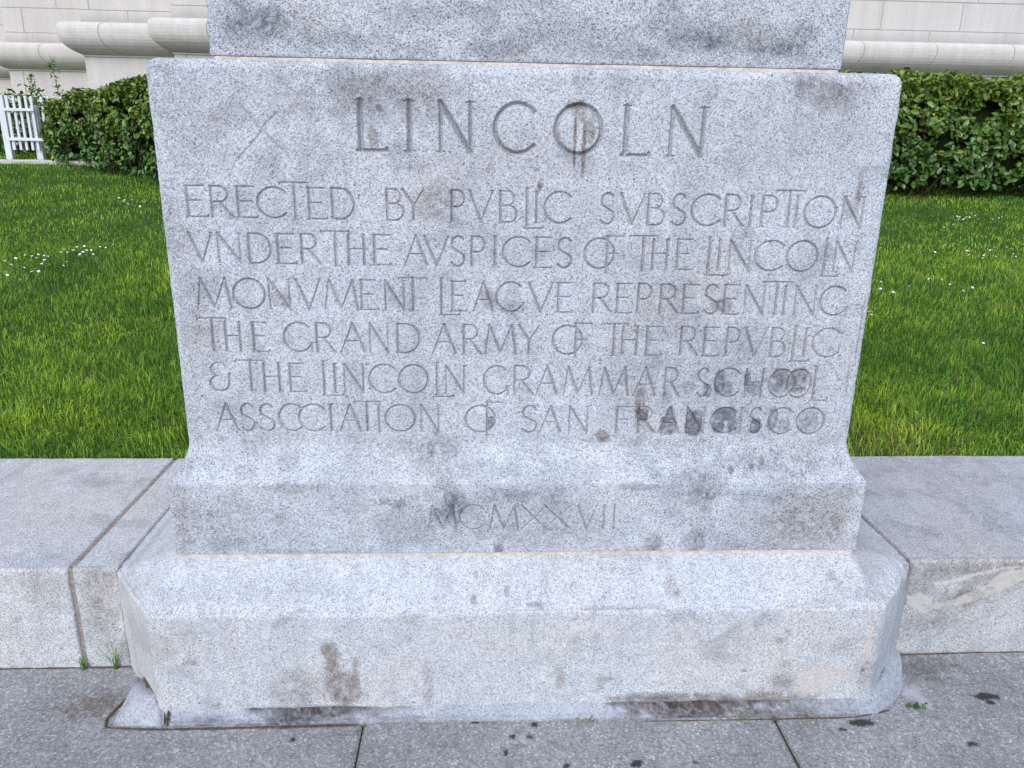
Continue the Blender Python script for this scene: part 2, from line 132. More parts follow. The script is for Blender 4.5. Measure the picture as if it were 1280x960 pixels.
# ---------------------------------------------------------------- materials
class NT:
    def __init__(s, name):
        s.m = bpy.data.materials.new(name); s.m.use_nodes = True; s.t = s.m.node_tree
        s.p = s.t.nodes['Principled BSDF']; s.pos = s.n('ShaderNodeNewGeometry').outputs['Position']
    def n(s, typ, **kw):
        nd = s.t.nodes.new(typ)
        for k, v in kw.items(): setattr(nd, k, v)
        return nd
    def l(s, a, b): s.t.links.new(a, b)
    def setin(s, inp, v):
        if hasattr(v, 'node'): s.l(v, inp)
        else: inp.default_value = v
    def math(s, op, a, b=0.0, c=None, clamp=False):
        nd = s.n('ShaderNodeMath', operation=op); nd.use_clamp = clamp
        s.setin(nd.inputs[0], a); s.setin(nd.inputs[1], b)
        if c is not None: s.setin(nd.inputs[2], c)
        return nd.outputs[0]
    def noise(s, scale, detail=4, rough=.55, vec=None, dist=0):
        nd = s.n('ShaderNodeTexNoise'); s.l(vec or s.pos, nd.inputs['Vector'])
        nd.inputs['Scale'].default_value = scale; nd.inputs['Detail'].default_value = detail
        nd.inputs['Roughness'].default_value = rough; nd.inputs['Distortion'].default_value = dist
        return nd.outputs['Fac']
    def vor(s, scale, vec=None, feature='F1', out='Color'):
        nd = s.n('ShaderNodeTexVoronoi', feature=feature); s.l(vec or s.pos, nd.inputs['Vector'])
        nd.inputs['Scale'].default_value = scale
        return nd.outputs[out]
    def ramp(s, fac, stops, interp='LINEAR'):
        nd = s.n('ShaderNodeValToRGB'); cr = nd.color_ramp; cr.interpolation = interp
        while len(cr.elements) < len(stops): cr.elements.new(.5)
        for e, (p, c) in zip(cr.elements, stops):
            e.position = p; e.color = (c, c, c, 1) if not isinstance(c, tuple) else (*c, 1)
        s.l(fac, nd.inputs[0]); return nd.outputs[0]
    def mix(s, fac, a, b, mode='MIX'):
        nd = s.n('ShaderNodeMix', data_type='RGBA', blend_type=mode)
        s.setin(nd.inputs[0], fac)
        for i, v in ((6, a), (7, b)):
            s.setin(nd.inputs[i], (*v, 1) if isinstance(v, tuple) and len(v) == 3 else v)
        return nd.outputs[2]
    def attr(s, name, out='Fac'):
        nd = s.n('ShaderNodeAttribute', attribute_name=name); return nd.outputs[out]
    def sep(s, c):
        nd = s.n('ShaderNodeSeparateColor'); s.l(c, nd.inputs[0]); return nd.outputs
    def bump(s, h, strength=.3, dist=.002):
        nd = s.n('ShaderNodeBump'); nd.inputs['Strength'].default_value = strength; nd.inputs['Distance'].default_value = dist
        s.l(h, nd.inputs['Height']); s.l(nd.outputs[0], s.p.inputs['Normal'])
    def done(s, col, rough=.8, spec=.3):
        s.setin(s.p.inputs['Base Color'], (*col, 1) if isinstance(col, tuple) and len(col) == 3 else col)
        s.setin(s.p.inputs['Roughness'], rough); s.p.inputs['Specular IOR Level'].default_value = spec
        return s.m

def granite(name, level=1.0, grain=1.2, tint=(.93, .985, 1.07), mott=.13, sc=400.0):
    k = NT(name)
    g = lambda v: tuple(v*level*t for t in tint)
    fine = k.sep(k.vor(sc))[0]
    col = k.ramp(fine, [(0, g(.50-.33*grain)), (.10, g(.50-.26*grain)), (.24, g(.50-.12*grain)), (.55, g(.52)), (.85, g(.52+.09*grain)), (1, g(.52+.16*grain))])
    c2 = k.sep(k.vor(sc*.6))[1]
    col = k.mix(1.0, col, k.ramp(c2, [(0, .82), (.10, .89), (.22, .98), (.7, 1.0), (1, 1.05)]), 'MULTIPLY')
    pep = k.vor(38, out='Distance')          # sparse black mica specks
    pr = k.sep(k.vor(38))[2]
    pm = k.math('MULTIPLY', k.math('LESS_THAN', pep, .10), k.math('GREATER_THAN', pr, .78))
    col = k.mix(k.math('MULTIPLY', pm, .75), col, (.05, .05, .055))
    big = k.noise(4.5, 6, .62)
    col = k.mix(1.0, col, k.ramp(big, [(.25, 1-mott), (.5, 1.0), (.75, 1+mott*.7)]), 'MULTIPLY')
    col = k.mix(1.0, col, k.ramp(k.noise(24, 4, .65), [(.3, .90), (.5, 1.0), (.7, 1.07)]), 'MULTIPLY')
    warm = k.noise(2.2, 4, .6)
    col = k.mix(k.ramp(warm, [(.42, 0.0), (.72, .5)]), col, k.mix(1.0, col, (1.0, .90, .82), 'MULTIPLY'))
    st = k.sep(k.attr('stain', 'Color'))
    col = k.mix(st[0], col, k.mix(1.0, col, (.34, .345, .36), 'MULTIPLY'))
    col = k.mix(st[1], col, k.mix(1.0, col, (.36, .27, .215), 'MULTIPLY'))
    col = k.mix(k.math('MULTIPLY', st[2], .9), col, k.mix(.3, (.54*level, .45*level, .40*level), col))
    pale = k.attr('pale')
    col = k.mix(k.math('MULTIPLY', pale, .9), col, k.mix(.25, (.50, .475, .44), col))
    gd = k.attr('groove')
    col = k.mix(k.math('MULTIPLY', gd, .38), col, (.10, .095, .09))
    h = k.math('ADD', k.math('MULTIPLY', fine, .35), k.noise(90, 3, .6))
    k.bump(h, .35, .003)
    return k.done(col, .82, .25)

def plain(name, col, var=.15, sc=30, rough=.8, spec=.3, bump=.2, sp=0, dist=.002):
    k = NT(name)
    c = k.mix(1.0, col, k.ramp(k.noise(sc, 5, .6), [(.25, 1-var), (.75, 1+var)]), 'MULTIPLY')
    if sp:
        c = k.mix(1.0, c, k.ramp(k.sep(k.vor(330))[0], [(0, 1-sp), (.5, 1.0), (1, 1+sp)]), 'MULTIPLY')
    if bump: k.bump(k.noise(sc*6, 3, .6), bump, dist)
    return k.done(c, rough, spec)

M_die = granite('granite_face', .92, .92)
M_shaft = granite('granite_shaft', .88, 1.05)
M_base = granite('granite_base', .96, .80, (.945, .99, 1.055), mott=.10)
M_wall = granite('granite_wall', .97, .85, (.965, .985, 1.02), mott=.12)
M_mortar = plain('lime_mortar', (.52, .47, .425), .25, 40, .9, .2, .4, .15)
M_cement = granite('cement_fillet', .72, .5, (.92, .98, 1.10), mott=.25, sc=330)
M_dirt = plain('crevice_dirt', (.085, .068, .05), .8, 160, .95, .1, .6)
M_white = plain('white_paint', (.58, .60, .63), .06, 20, .5, .4, .1)

def m_pave():
    k = NT('concrete_pavement')
    f = k.sep(k.vor(210))[0]
    col = k.ramp(f, [(0, (.168, .168, .172)), (.25, (.215, .216, .221)), (.7, (.262, .264, .270)), (.92, (.32, .322, .33)), (1, (.46, .45, .44))])
    c2 = k.sep(k.vor(95))[1]
    col = k.mix(1.0, col, k.ramp(c2, [(0, .80), (.2, .95), (.8, 1.03), (1, 1.18)]), 'MULTIPLY')
    col = k.mix(1.0, col, k.ramp(k.noise(3.0, 6, .65), [(.3, .80), (.7, 1.18)]), 'MULTIPLY')
    col = k.mix(1.0, col, k.ramp(k.noise(14, 4, .6), [(.3, .9), (.7, 1.08)]), 'MULTIPLY')
    st = k.sep(k.attr('stain', 'Color'))
    col = k.mix(st[0], col, (.028, .027, .028))
    col = k.mix(k.math('MULTIPLY', st[1], .8), col, k.mix(1.0, col, (.52, .43, .34), 'MULTIPLY'))
    col = k.mix(k.math('MULTIPLY', st[2], .8), col, (.42, .43, .45))
    k.bump(k.math('ADD', f, k.noise(120, 3, .6)), .5, .003)
    return k.done(col, .85, .25)
M_pave = m_pave()

def m_leaf(name, base, rough=.4, spec=.5, trans=.0):
    k = NT(name)
    a = k.attr('tone', 'Color')
    col = k.mix(1.0, base, a, 'MULTIPLY')
    if trans:
        k.p.inputs['Transmission Weight'].default_value = 0
        k.p.inputs['Subsurface Weight'].default_value = 0
    k.done(col, rough, spec)
    if trans:
        tr = k.n('ShaderNodeBsdfTranslucent'); k.l(col, tr.inputs[0])
        mx = k.n('ShaderNodeMixShader'); mx.inputs[0].default_value = trans
        out = k.t.nodes['Material Output']
        k.l(k.p.outputs[0], mx.inputs[1]); k.l(tr.outputs[0], mx.inputs[2]); k.l(mx.outputs[0], out.inputs[0])
    return k.m
M_grass = m_leaf('grass_blades', (.180, .325, .040), .6, .25, .35)
M_leaf = m_leaf('hedge_leaves', (.105, .185, .026), .34, .5, .15)
M_twig = plain('twig_bark', (.045, .035, .022), .4, 60, .9, .1)
M_soil = plain('lawn_soil', (.04, .08, .012), .5, 40, .95, .1, .6)

def m_ashlar():
    k = NT('limestone_ashlar')
    col = k.mix(k.noise(.9, 5, .6), (.505, .468, .435), (.56, .535, .515))
    col = k.mix(1.0, col, k.ramp(k.noise(25, 5, .65), [(.3, .92), (.7, 1.06)]), 'MULTIPLY')
    sx = k.n('ShaderNodeMapping'); k.l(k.pos, sx.inputs[0]); sx.inputs['Scale'].default_value = (6, 6, .5)
    col = k.mix(1.0, col, k.ramp(k.noise(1.2, 4, .6, sx.outputs[0]), [(.3, .9), (.65, 1.03)]), 'MULTIPLY')
    jt = k.attr('joint')
    col = k.mix(k.math('MULTIPLY', jt, .5), col, (.17, .15, .14))
    k.bump(k.noise(60, 4, .6), .25, .004)
    return k.done(col, .85, .25)
M_ash = m_ashlar()

# ---------------------------------------------------------------- stains on stone
def stain_fields(x, z, lists, seed=0):
    g = np.zeros(x.shape); b = np.zeros(x.shape); p = np.zeros(x.shape)
    n0 = fbm(x, z, 9, 3, seed+15)-.5
    n1 = fbm(x, z, 28, 4, seed+5)-.5; n2 = fbm(x, z, 90, 4, seed+9)-.5
    for (cx, cz, rx, rz, st, kd) in lists:
        m = (abs(x-cx) < rx*2.2) & (abs(z-cz) < rz*2.2)
        if not m.any(): continue
        d = np.sqrt(((x[m]-cx)/rx)**2+((z[m]-cz)/rz)**2)
        small = min(rx, rz) < .012
        big = min(rx, rz) > .035
        d = d+n1[m]*(.4 if small else 1.3 if not big else 1.7)+n2[m]*(.5 if small else .9)+(n0[m]*1.2 if big else 0)
        v = st*(1-sstep(.2 if big else .6, 1.5 if big else 1.15, d))*(.85+1.1*n2[m])
        if big and kd in 'gb': v = v*1.05
        if kd == 'G': v = st*(1-sstep(.88, 1.06, (abs((x[m]-cx)/rx)**3.2+abs((z[m]-cz)/rz)**3.2)**(1/3.2)+n1[m]*.5+n2[m]*.35))*(.7+1.6*(n2[m]+.15))
        elif big: v = v*(.72+.55*sstep(.32, .64, n1[m]*.8+n0[m]*.6+n2[m]*.7+.5))
        t = {'g': g, 'G': g, 'b': b, 'p': p}[kd]
        t[m] = np.maximum(t[m], np.clip(v, 0, 1))
    mot = fbm(x, z, 9, 5, seed+21)
    g = np.maximum(g, .34*sstep(.54, .78, mot))
    run = fbm(x*1.0, z*.10, 16, 4, seed+31); g = np.maximum(g, .20*sstep(.56, .80, run))
    return np.stack([g, b, p], -1)

# ---------------------------------------------------------------- carved Roman capitals: strokes in a unit box
def arc(cx, cy, rx, ry, a0, a1, n=14):
    return [(cx+rx*math.cos(R(a)), cy+ry*math.sin(R(a))) for a in np.linspace(a0, a1, n)]
T_, K_ = .72, 1.0
def glyph(c):
    S = {
     'A': [([(0, 0), (.5, 1)], T_), ([(.5, 1), (1, 0)], K_), ([(.22, .40), (.79, .40)], T_)],
     'B': [([(.08, 0), (.08, 1)], K_), ([(.08, 1), (.45, 1)]+arc(.45, .77, .36, .23, 90, -90)+[(.08, .54)], T_), ([(.5, .54)]+arc(.5, .27, .46, .27, 90, -90)+[(.08, 0)], .85)],
     'C': [(arc(.53, .5, .53, .5, 42, 318, 30), .9)],
     'D': [([(.05, 0), (.05, 1)], K_), ([(.05, 1), (.35, 1)]+arc(.35, .5, .63, .5, 90, -90, 22)+[(.05, 0)], .9)],
     'E': [([(.1, 0), (.1, 1)], K_), ([(0, 1), (.92, 1)], T_), ([(.1, .53), (.75, .53)], T_), ([(0, 0), (1, 0)], T_), ([(1, 0), (1, .05)], T_)],
     'F': [([(.1, 0), (.1, 1)], K_), ([(0, 1), (1, 1)], T_), ([(.1, .53), (.72, .53)], T_), ([(0, 0), (.22, 0)], .5)],
     'G': [(arc(.5, .5, .5, .5, 45, 335, 30), .9), ([(.95, .29), (.95, -.02)], K_), ([(.82, .30), (1.05, .30)], .5)],
     'H': [([(.08, 0), (.08, 1)], K_), ([(.92, 0), (.92, 1)], K_), ([(.08, .53), (.92, .53)], T_)],
     'I': [([(.5, 0), (.5, 1)], K_), ([(.1, 0), (.9, 0)], .45), ([(.1, 1), (.9, 1)], .45)],
     'L': [([(.12, 0), (.12, 1)], K_), ([(0, 0), (1, 0)], T_), ([(1, 0), (1, .05)], T_), ([(0, 1), (.24, 1)], .5)],
     'M': [([(.0, 0), (.14, 1)], T_), ([(.14, 1), (.5, .05)], K_), ([(.5, .05), (.86, 1)], T_), ([(.86, 1), (1, 0)], K_)],
     'N': [([(.07, 0), (.07, 1)], T_), ([(.07, 1), (.93, 0)], K_), ([(.93, 0), (.93, 1)], T_), ([(.82, 1), (1.03, 1)], .45), ([(-.03, 0), (.18, 0)], .45)],
     'O': [(arc(.5, .5, .5, .5, 0, 360, 40), .95)],
     'P': [([(.1, 0), (.1, 1)], K_), ([(.1, 1), (.45, 1)]+arc(.45, .74, .45, .26, 90, -90)+[(.1, .48)], .85), ([(0, 0), (.25, 0)], .5)],
     'R': [([(.1, 0), (.1, 1)], K_), ([(.1, 1), (.42, 1)]+arc(.42, .75, .40, .25, 90, -90)+[(.1, .50)], .85), ([(.42, .5), (1, 0)], K_)],
     'S': [(arc(.52, .74, .40, .26, 35, 210, 14)+[(.5, .5)]+arc(.48, .25, .45, .25, 35, -150, 14), .95)],
     'T': [([(.5, 0), (.5, 1)], K_), ([(0, 1), (1, 1)], T_), ([(0, 1), (0, .95)], T_), ([(1, 1), (1, .95)], T_), ([(.4, 0), (.62, 0)], .45)],
     'V': [([(0, 1), (.5, 0)], K_), ([(.5, 0), (1, 1)], T_), ([(-.06, 1), (.1, 1)], .45), ([(.9, 1), (1.05, 1)], .45)],
     'X': [([(0, 1), (1, 0)], K_), ([(0, 0), (1, 1)], T_)],
     'Y': [([(0, 1), (.5, .48)], K_), ([(1, 1), (.5, .48)], T_), ([(.5, .48), (.5, 0)], K_), ([(.38, 0), (.62, 0)], .45)],
     '&': [(arc(.48, .76, .36, .24, 20, 260, 16), T_), (arc(.48, .27, .44, .27, 110, 340, 18)+[(.98, .62)], .9)],
    }
    return S[c]

def carve(X, Z, lines, widths):
    """depth of V-cut grooves at every grid point and the index of the line it belongs to"""
    zs = Z[:, 0]
    D = np.zeros(X.shape); I = np.zeros(X.shape, int)
    rs = random.Random(4)
    for li, (txt, gl) in enumerate(lines):
        wd = widths[li]
        zm = np.mean([g[3]+g[4] for g in gl])/2000
        xs = X[np.searchsorted(zs, zm)]
        for ch, x0, x1, z0, z1 in gl:
            x0, x1, z0, z1 = x0/1000, x1/1000, z0/1000, z1/1000
            if ch in 'I': x0, x1 = (x0+x1)/2-wd*.9, (x0+x1)/2+wd*.9
            for pts, wt in glyph(ch):
                hw = wd*wt*.5
                P = np.array([(x0+(x1-x0)*a, z0+(z1-z0)*b) for a, b in pts])
                for (ax, az), (bx, bz) in zip(P[:-1], P[1:]):
                    i0, i1 = np.searchsorted(xs, [min(ax, bx)-hw, max(ax, bx)+hw]); j0, j1 = np.searchsorted(zs, [min(az, bz)-hw, max(az, bz)+hw])
                    if i1 <= i0 or j1 <= j0: continue
                    XX = X[j0:j1, i0:i1]; ZZ = Z[j0:j1, i0:i1]
                    dx, dz = bx-ax, bz-az; L2 = dx*dx+dz*dz+1e-12
                    t = np.clip(((XX-ax)*dx+(ZZ-az)*dz)/L2, 0, 1)
                    d = np.hypot(XX-ax-t*dx, ZZ-az-t*dz)
                    dep = np.maximum(0, hw-d)
                    cur = D[j0:j1, i0:i1]; new = dep > cur
                    cur[new] = dep[new]
        # the tooled band of stone that carries this line
        q = np.array([g[1:] for g in gl])/1000
        i0, i1 = np.searchsorted(xs, [q[:, 0].min()-.008, q[:, 1].max()+.008]); j0, j1 = np.searchsorted(zs, [q[:, 2].min()-.007, q[:, 3].max()+.007])
        I[j0:j1, i0:i1] = li+1
    return D, I

def stone_block(name, mats, parent, xl, xr, yf, yb, prof, xs_res, stains, lines=None, widths=None, seed=0, arris=.012, z_rng=None, chip=.002, cracks=None, pale=None):
    """one dressed stone. prof = [(z, flare)] rows bottom to top; the front is a dense grid that carries wear and carving"""
    zs = np.array([a for a, b in prof]); fl = np.array([b for a, b in prof])
    n = int((xr-xl)/xs_res)
    e = np.array([0, .06, .15, .3, .55, 1.0])*arris
    u = np.concatenate([xl+e, np.linspace(xl+arris*1.4, xr-arris*1.4, n), xr-e[::-1]])
    s = (u-xl)/(xr-xl)
    X = (xl-fl)[:, None]+s[None, :]*((xr-xl)+2*fl)[:, None]
    Z = np.repeat(zs[:, None], len(u), 1)
    ed = np.minimum(X-X[:, :1], X[:, -1:]-X)
    rr = arris
    rnd = np.where(ed < rr, rr-np.sqrt(np.maximum(0, rr*rr-(rr-ed)**2)), 0)
    Y = yf-fl[:, None]+rnd
    # hand-dressed surface, worn and chipped arrises
    cn = fbm(Z+7*seed, Z*0+3.3, 22, 4, seed+2)
    wob = (cn[:, 0]-.5)*chip*2
    cn2 = fbm(Z+31+7*seed, Z*0+1.3, 26, 4, seed+3); wob2 = (cn2[:, 0]-.5)*chip*2
    X = X+np.where(s < .5, 1, 0)[None, :]*wob[:, None]*np.exp(-ed/.02)-np.where(s >= .5, 1, 0)[None, :]*wob2[:, None]*np.exp(-ed/.02)
    Y = Y+(fbm(X, Z, 14, 3, seed+1)-.5)*.004
    groove = np.zeros(X.shape); I = np.zeros(X.shape, int)
    if lines:
        D, I = carve(X, Z, lines, widths)
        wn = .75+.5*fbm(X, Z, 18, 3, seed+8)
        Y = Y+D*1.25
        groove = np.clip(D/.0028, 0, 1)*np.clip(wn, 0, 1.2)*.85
    crk = np.zeros(X.shape)
    for ln in (cracks or []):
        for (ax, az), (bx, bz) in zip(ln[:-1], ln[1:]):
            m = (X > min(ax, bx)-.02) & (X < max(ax, bx)+.02) & (Z > min(az, bz)-.02) & (Z < max(az, bz)+.02)
            xx = X[m]+(fbm(X[m], Z[m], 60, 3, 77)-.5)*.012; zz = Z[m]+(fbm(X[m], Z[m], 60, 3, 78)-.5)*.012
            dx, dz = bx-ax, bz-az; t = np.clip(((xx-ax)*dx+(zz-az)*dz)/(dx*dx+dz*dz), 0, 1)
            d = np.hypot(xx-ax-t*dx, zz-az-t*dz)
            crk[m] = np.maximum(crk[m], .95*np.clip(1-d/.0042, 0, 1))
    Y = Y+crk*.002
    groove = np.maximum(groove, crk)
    st = stain_fields(X, Z, stains, seed)
    V = np.stack([X, Y, Z], -1).reshape(-1, 3)
    nr, nc = X.shape
    Fq = grid_faces(nr, nc)
    fi = I.reshape(-1)[Fq].min(1)
    at = {'stain': st.reshape(-1, 3), 'groove': groove.reshape(-1)}
    if pale is not None: at['pale'] = pale(X, Z).reshape(-1)
    body = Fq[fi == 0]
    # sides, back, top, bottom
    L = np.arange(nr)*nc; Rr = L+nc-1
    nv = len(V)
    VL = V[L].copy(); VR = V[Rr].copy(); VL[:, 1] = yb; VR[:, 1] = yb
    bl = nv+np.arange(nr); br = nv+nr+np.arange(nr)
    side = [np.stack([bl[:-1], L[:-1], L[1:], bl[1:]], -1), np.stack([Rr[:-1], br[:-1], br[1:], Rr[1:]], -1), np.stack([br[:-1], bl[:-1], bl[1:], br[1:]], -1)]
    top = np.concatenate([np.arange((nr-1)*nc, nr*nc), [br[-1], bl[-1]]])[None, :]
    bot = np.concatenate([np.arange(nc)[::-1], [bl[0], br[0]]])[None, :]
    V2 = np.concatenate([V, VL, VR])
    pad = lambda a: np.concatenate([a, np.zeros((2*nr,)+a.shape[1:])])
    me = mesh_np(name, V2, [body]+side+[top, bot], False, {k: pad(v) for k, v in at.items()})
    o = obj(name, me, mats, parent)
    for li in range(len(lines or [])):
        f = Fq[fi == li+1]
        if not len(f): continue
        idx, inv = np.unique(f, return_inverse=True)
        me = mesh_np('inscription', V[idx], inv.reshape(f.shape), False, {k: v[idx] for k, v in at.items()})
        io = obj('inscription', me, mats, o)
        io['label'] = 'carved line reading ' + lines[li][0]
    return o
def lin(a, b, n): return list(np.linspace(a, b, n))

# ---------------------------------------------------------------- ground and setting
LK = .13
def lawn_z(x, y):
    yy = np.minimum(np.asarray(y, float), 9.6)
    return .325+LK*(yy-1.12)+.03*(fbm(np.asarray(x, float)+50, np.asarray(y, float)+50, .9, 3, 3)-.5)
# wide ground sheet
gx = np.linspace(-300, 300, 7)
me = mesh_np('ground', [(-300, -300, -.0125), (300, -300, -.0125), (300, 300, -.0125), (-300, 300, -.0125)], np.array([[0, 1, 2, 3]]))
tag(obj('ground', me, M_dirt), kind='structure')
# sidewalk slabs with open joints
def axis(fine0, fine1, step, lo, hi):
    a = [lo]; 
    for v in (lo+(fine0-lo)*.5,): a.append(v)
    a += list(np.arange(fine0, fine1, step)); a += [fine1+(hi-fine1)*.5, hi]
    return np.array(sorted(set(round(v, 4) for v in a)))
def slab(xs, y0, y1, seed):
    ys = np.concatenate([[-12, -6, -2.5, -1.2], np.arange(-.7, y1, .006)])
    X, Y = np.meshgrid(xs, ys)
    Z = (fbm(X, Y, 9, 3, seed)-.5)*.004
    ex = np.minimum(X-xs[0], xs[-1]-X)
    Z = Z-.006*np.exp(-np.maximum(ex, 0)/.006)
    g = np.zeros(X.shape); b = np.zeros(X.shape); p = np.zeros(X.shape)
    n1 = fbm(X, Y, 60, 3, 5)-.5; n2 = fbm(X, Y, 200, 2, 6)-.5
    for cx, cy, rx, ry in GUM:
        d = np.sqrt(((X-cx)/rx)**2+((Y-cy)/ry)**2)+n1*1.1+n2*.5
        g = np.maximum(g, .95*(1-sstep(.75, 1.15, d)))
    big = fbm(X, Y, 5, 5, 31)
    g = np.maximum(g, .10*sstep(.55, .75, big))
    d = np.hypot((X+1.26)/.09, (Y-.06)/.06)+n1*2; b = np.maximum(b, .9*(1-sstep(.5, 1.3, d)))
    d = np.hypot((X-1.30)/.14, (Y-.17)/.06)+n1*2; g = np.maximum(g, .35*(1-sstep(.5, 1.3, d)))
    d = np.hypot((X-1.215)/.03, (Y-.04)/.06)+n1*2; p = np.maximum(p, .8*(1-sstep(.5, 1.3, d)))
    d = np.hypot((X+.005)/.018, (Y+.11)/.02)+n1*1.5; p = np.maximum(p, .5*(1-sstep(.5, 1.3, d)))
    crev = np.exp(-np.maximum(ex, 0)/.004)*.4; g = np.maximum(g, np.where(abs(X) < 1.4, crev, 0))
    V = np.stack([X, Y, Z], -1).reshape(-1, 3)
    Fq = grid_faces(*X.shape)
    me = mesh_np('sidewalk', V, Fq, True, {'stain': np.stack([g, b, p], -1).reshape(-1, 3)})
    return tag(obj('sidewalk', me, M_pave), kind='structure')
slab(np.concatenate([[-20, -6, -2.5], np.arange(-1.9, -.469, .006), [-.468]]), -12, .27, 1)
slab(np.arange(-.464, .7381, .006), -12, .06, 2)
slab(np.concatenate([[.7415], np.arange(.75, 1.95, .006), [2.6, 6, 20]]), -12, .27, 3)

# lawn sheet
xs = np.linspace(-30, 30, 200); ys = np.concatenate([np.linspace(1.10, 10, 90), np.linspace(10.5, 60, 20)])
X, Y = np.meshgrid(xs, ys); Z = lawn_z(X, Y)-.012
me = mesh_np('lawn', np.stack([X, Y, Z], -1).reshape(-1, 3), grid_faces(*X.shape), True)
tag(obj('lawn', me, M_soil), kind='structure')

rng = np.random.default_rng(11)
def grass(n, x0, x1, y0, y1, hmin, hmax, wd, keep=None):
    x = rng.uniform(x0, x1, n); y = y0+(y1-y0)*rng.random(n)**1.0
    if keep is not None:
        m = keep(x, y); x, y = x[m], y[m]
    n = len(x); z = lawn_z(x, y)-.012
    clump = fbm(x, y, 2.6, 3, 41); fine = fbm(x, y, 11, 3, 47)
    h = rng.uniform(hmin, hmax, n)*(.35+.7*clump+.9*(fine-.3))
    a = rng.uniform(0, 6.283, n)+0*x
    ga = 6.283*2*fbm(x, y, 1.7, 2, 52)             # clumps lean together
    lx = np.cos(a)*.75+np.cos(ga)*.35; ly = np.sin(a)*.75+np.sin(ga)*.35
    lean = rng.uniform(.2, 1.7, n)
    wa = rng.uniform(0, 6.283, n); wx = np.cos(wa)*wd*.5; wy = np.sin(wa)*wd*.5
    b = np.stack([x, y, z], -1); W = np.stack([wx, wy, 0*x], -1)
    mid = b+np.stack([lx*lean*h*.28, ly*lean*h*.28, h*.62], -1)
    tip = b+np.stack([lx*lean*h*.85, ly*lean*h*.85, h*(.98-.30*lean)], -1)
    V = np.stack([b-W, b+W, mid+W*.75, mid-W*.75, tip], 1).reshape(-1, 3)
    k = np.arange(n)*5
    Q = np.stack([k, k+1, k+2, k+3], -1); T3 = np.stack([k+3, k+2, k+4], -1)
    pat = fbm(x, y, 1.3, 4, 61); br = .32+1.35*rng.random(n)**1.3
    val = br*(.45+1.15*pat)*(.6+.8*fine)
    yel = np.clip(rng.normal(0, .22, n)+1.7*(pat-.5)+.9*(fine-.5), -.5, .75)
    tone = np.stack([val*(1+.55*yel), val*(1+.06*yel), val*(1.0-.3*yel)], -1)
    dry = rng.random(n) < (.02+.30*np.exp(-(((x-1.62)/.32)**2+((y-1.3)/.16)**2)))
    tone[dry] = np.stack([br*1.9, br*.85, br*4.0], -1)[dry]
    return V, Q, T3, np.repeat(tone, 5, 0)
def merge_grass(name, parts, mat):
    Vs, Qs, Ts, As = [], [], [], []; off = 0
    for V, Q, T3, A in parts:
        Vs.append(V); Qs.append(Q+off); Ts.append(T3+off); As.append(A); off += len(V)
    me = mesh_np(name, np.concatenate(Vs), [np.concatenate(Qs), np.concatenate(Ts)], False, {'tone': np.concatenate(As)})
    return obj(name, me, mat)
vis = lambda x, y: (np.abs(x) > .55+.42*(y-1.1)) & (np.abs(x+.1) < 1.75+.68*(y+.6))
hid = lambda x, y: ~vis(x, y)
g1 = grass(85000, -3.6, 4.0, 1.12, 2.4, .035, .09, .0036, vis)
g2 = grass(110000, -5.2, 5.6, 2.4, 4.6, .03, .07, .0044, vis)
g3 = grass(120000, -7.2, 8.0, 4.6, 9.5, .028, .055, .0066, vis)
g4 = grass(110000, -9, 9, 1.12, 9.5, .04, .075, .008, hid)
g5 = grass(50000, 9, 17, 1.12, 9.5, .04, .075, .010); g6 = grass(50000, -17, -9, 1.12, 9.5, .04, .075, .010)
tag(merge_grass('grass', [g1, g2, g3, g4, g5, g6], M_grass), 'short bright green lawn grass growing behind the granite wall and pedestal', 'grass', kind='stuff')
# daisies
def daisy_mesh(seed):
    r = random.Random(seed); bm = bmesh.new()
    tilt = Matrix.Rotation(r.uniform(-.5, .5), 3, 'X') @ Matrix.Rotation(r.uniform(-.5, .5), 3, 'Y')
    n = 11
    for i in range(n):
        a = 6.2832*i/n; ca, sa = math.cos(a), math.sin(a)
        pts = [(.003, -.0012, 0), (.008, -.0024, .0012), (.0125, -.0012, .0008), (.0125, .0012, .0008), (.008, .0024, .0012), (.003, .0012, 0)]
        bm.faces.new([bm.verts.new(tilt @ Vector((x*ca-y*sa, x*sa+y*ca, z))) for x, y, z in pts])
    me_n = len(bm.faces)
    vs = [bm.verts.new(tilt @ Vector((.0042*math.cos(6.2832*i/8), .0042*math.sin(6.2832*i/8), .0012))) for i in range(8)]
    t = bm.verts.new(tilt @ Vector((0, 0, .0032)))
    for i in range(8): bm.faces.new([vs[i], vs[(i+1) % 8], t]).material_index = 1
    # thin stem down into the grass
    for i in range(3):
        a0, a1 = 2.094*i, 2.094*(i+1)
        bm.faces.new([bm.verts.new(Vector((.0008*math.cos(a), .0008*math.sin(a), z))) for a, z in ((a0, 0), (a1, 0), (a1, -.06), (a0, -.06))]).material_index = 2
    me = bpy.data.meshes.new('daisy'); bm.to_mesh(me); bm.free(); return me
M_petal = plain('daisy_petal', (.82, .82, .80), .04, 50, .6, .3, 0); M_eye = plain('daisy_eye', (.62, .42, .03), .1, 50, .8, .2, 0); M_stem = plain('daisy_stem', (.07, .14, .02), .1, 50, .7, .2, 0)
dm = [daisy_mesh(i) for i in range(6)]
for m_ in dm:
    for mm in (M_petal, M_eye, M_stem): m_.materials.append(mm)
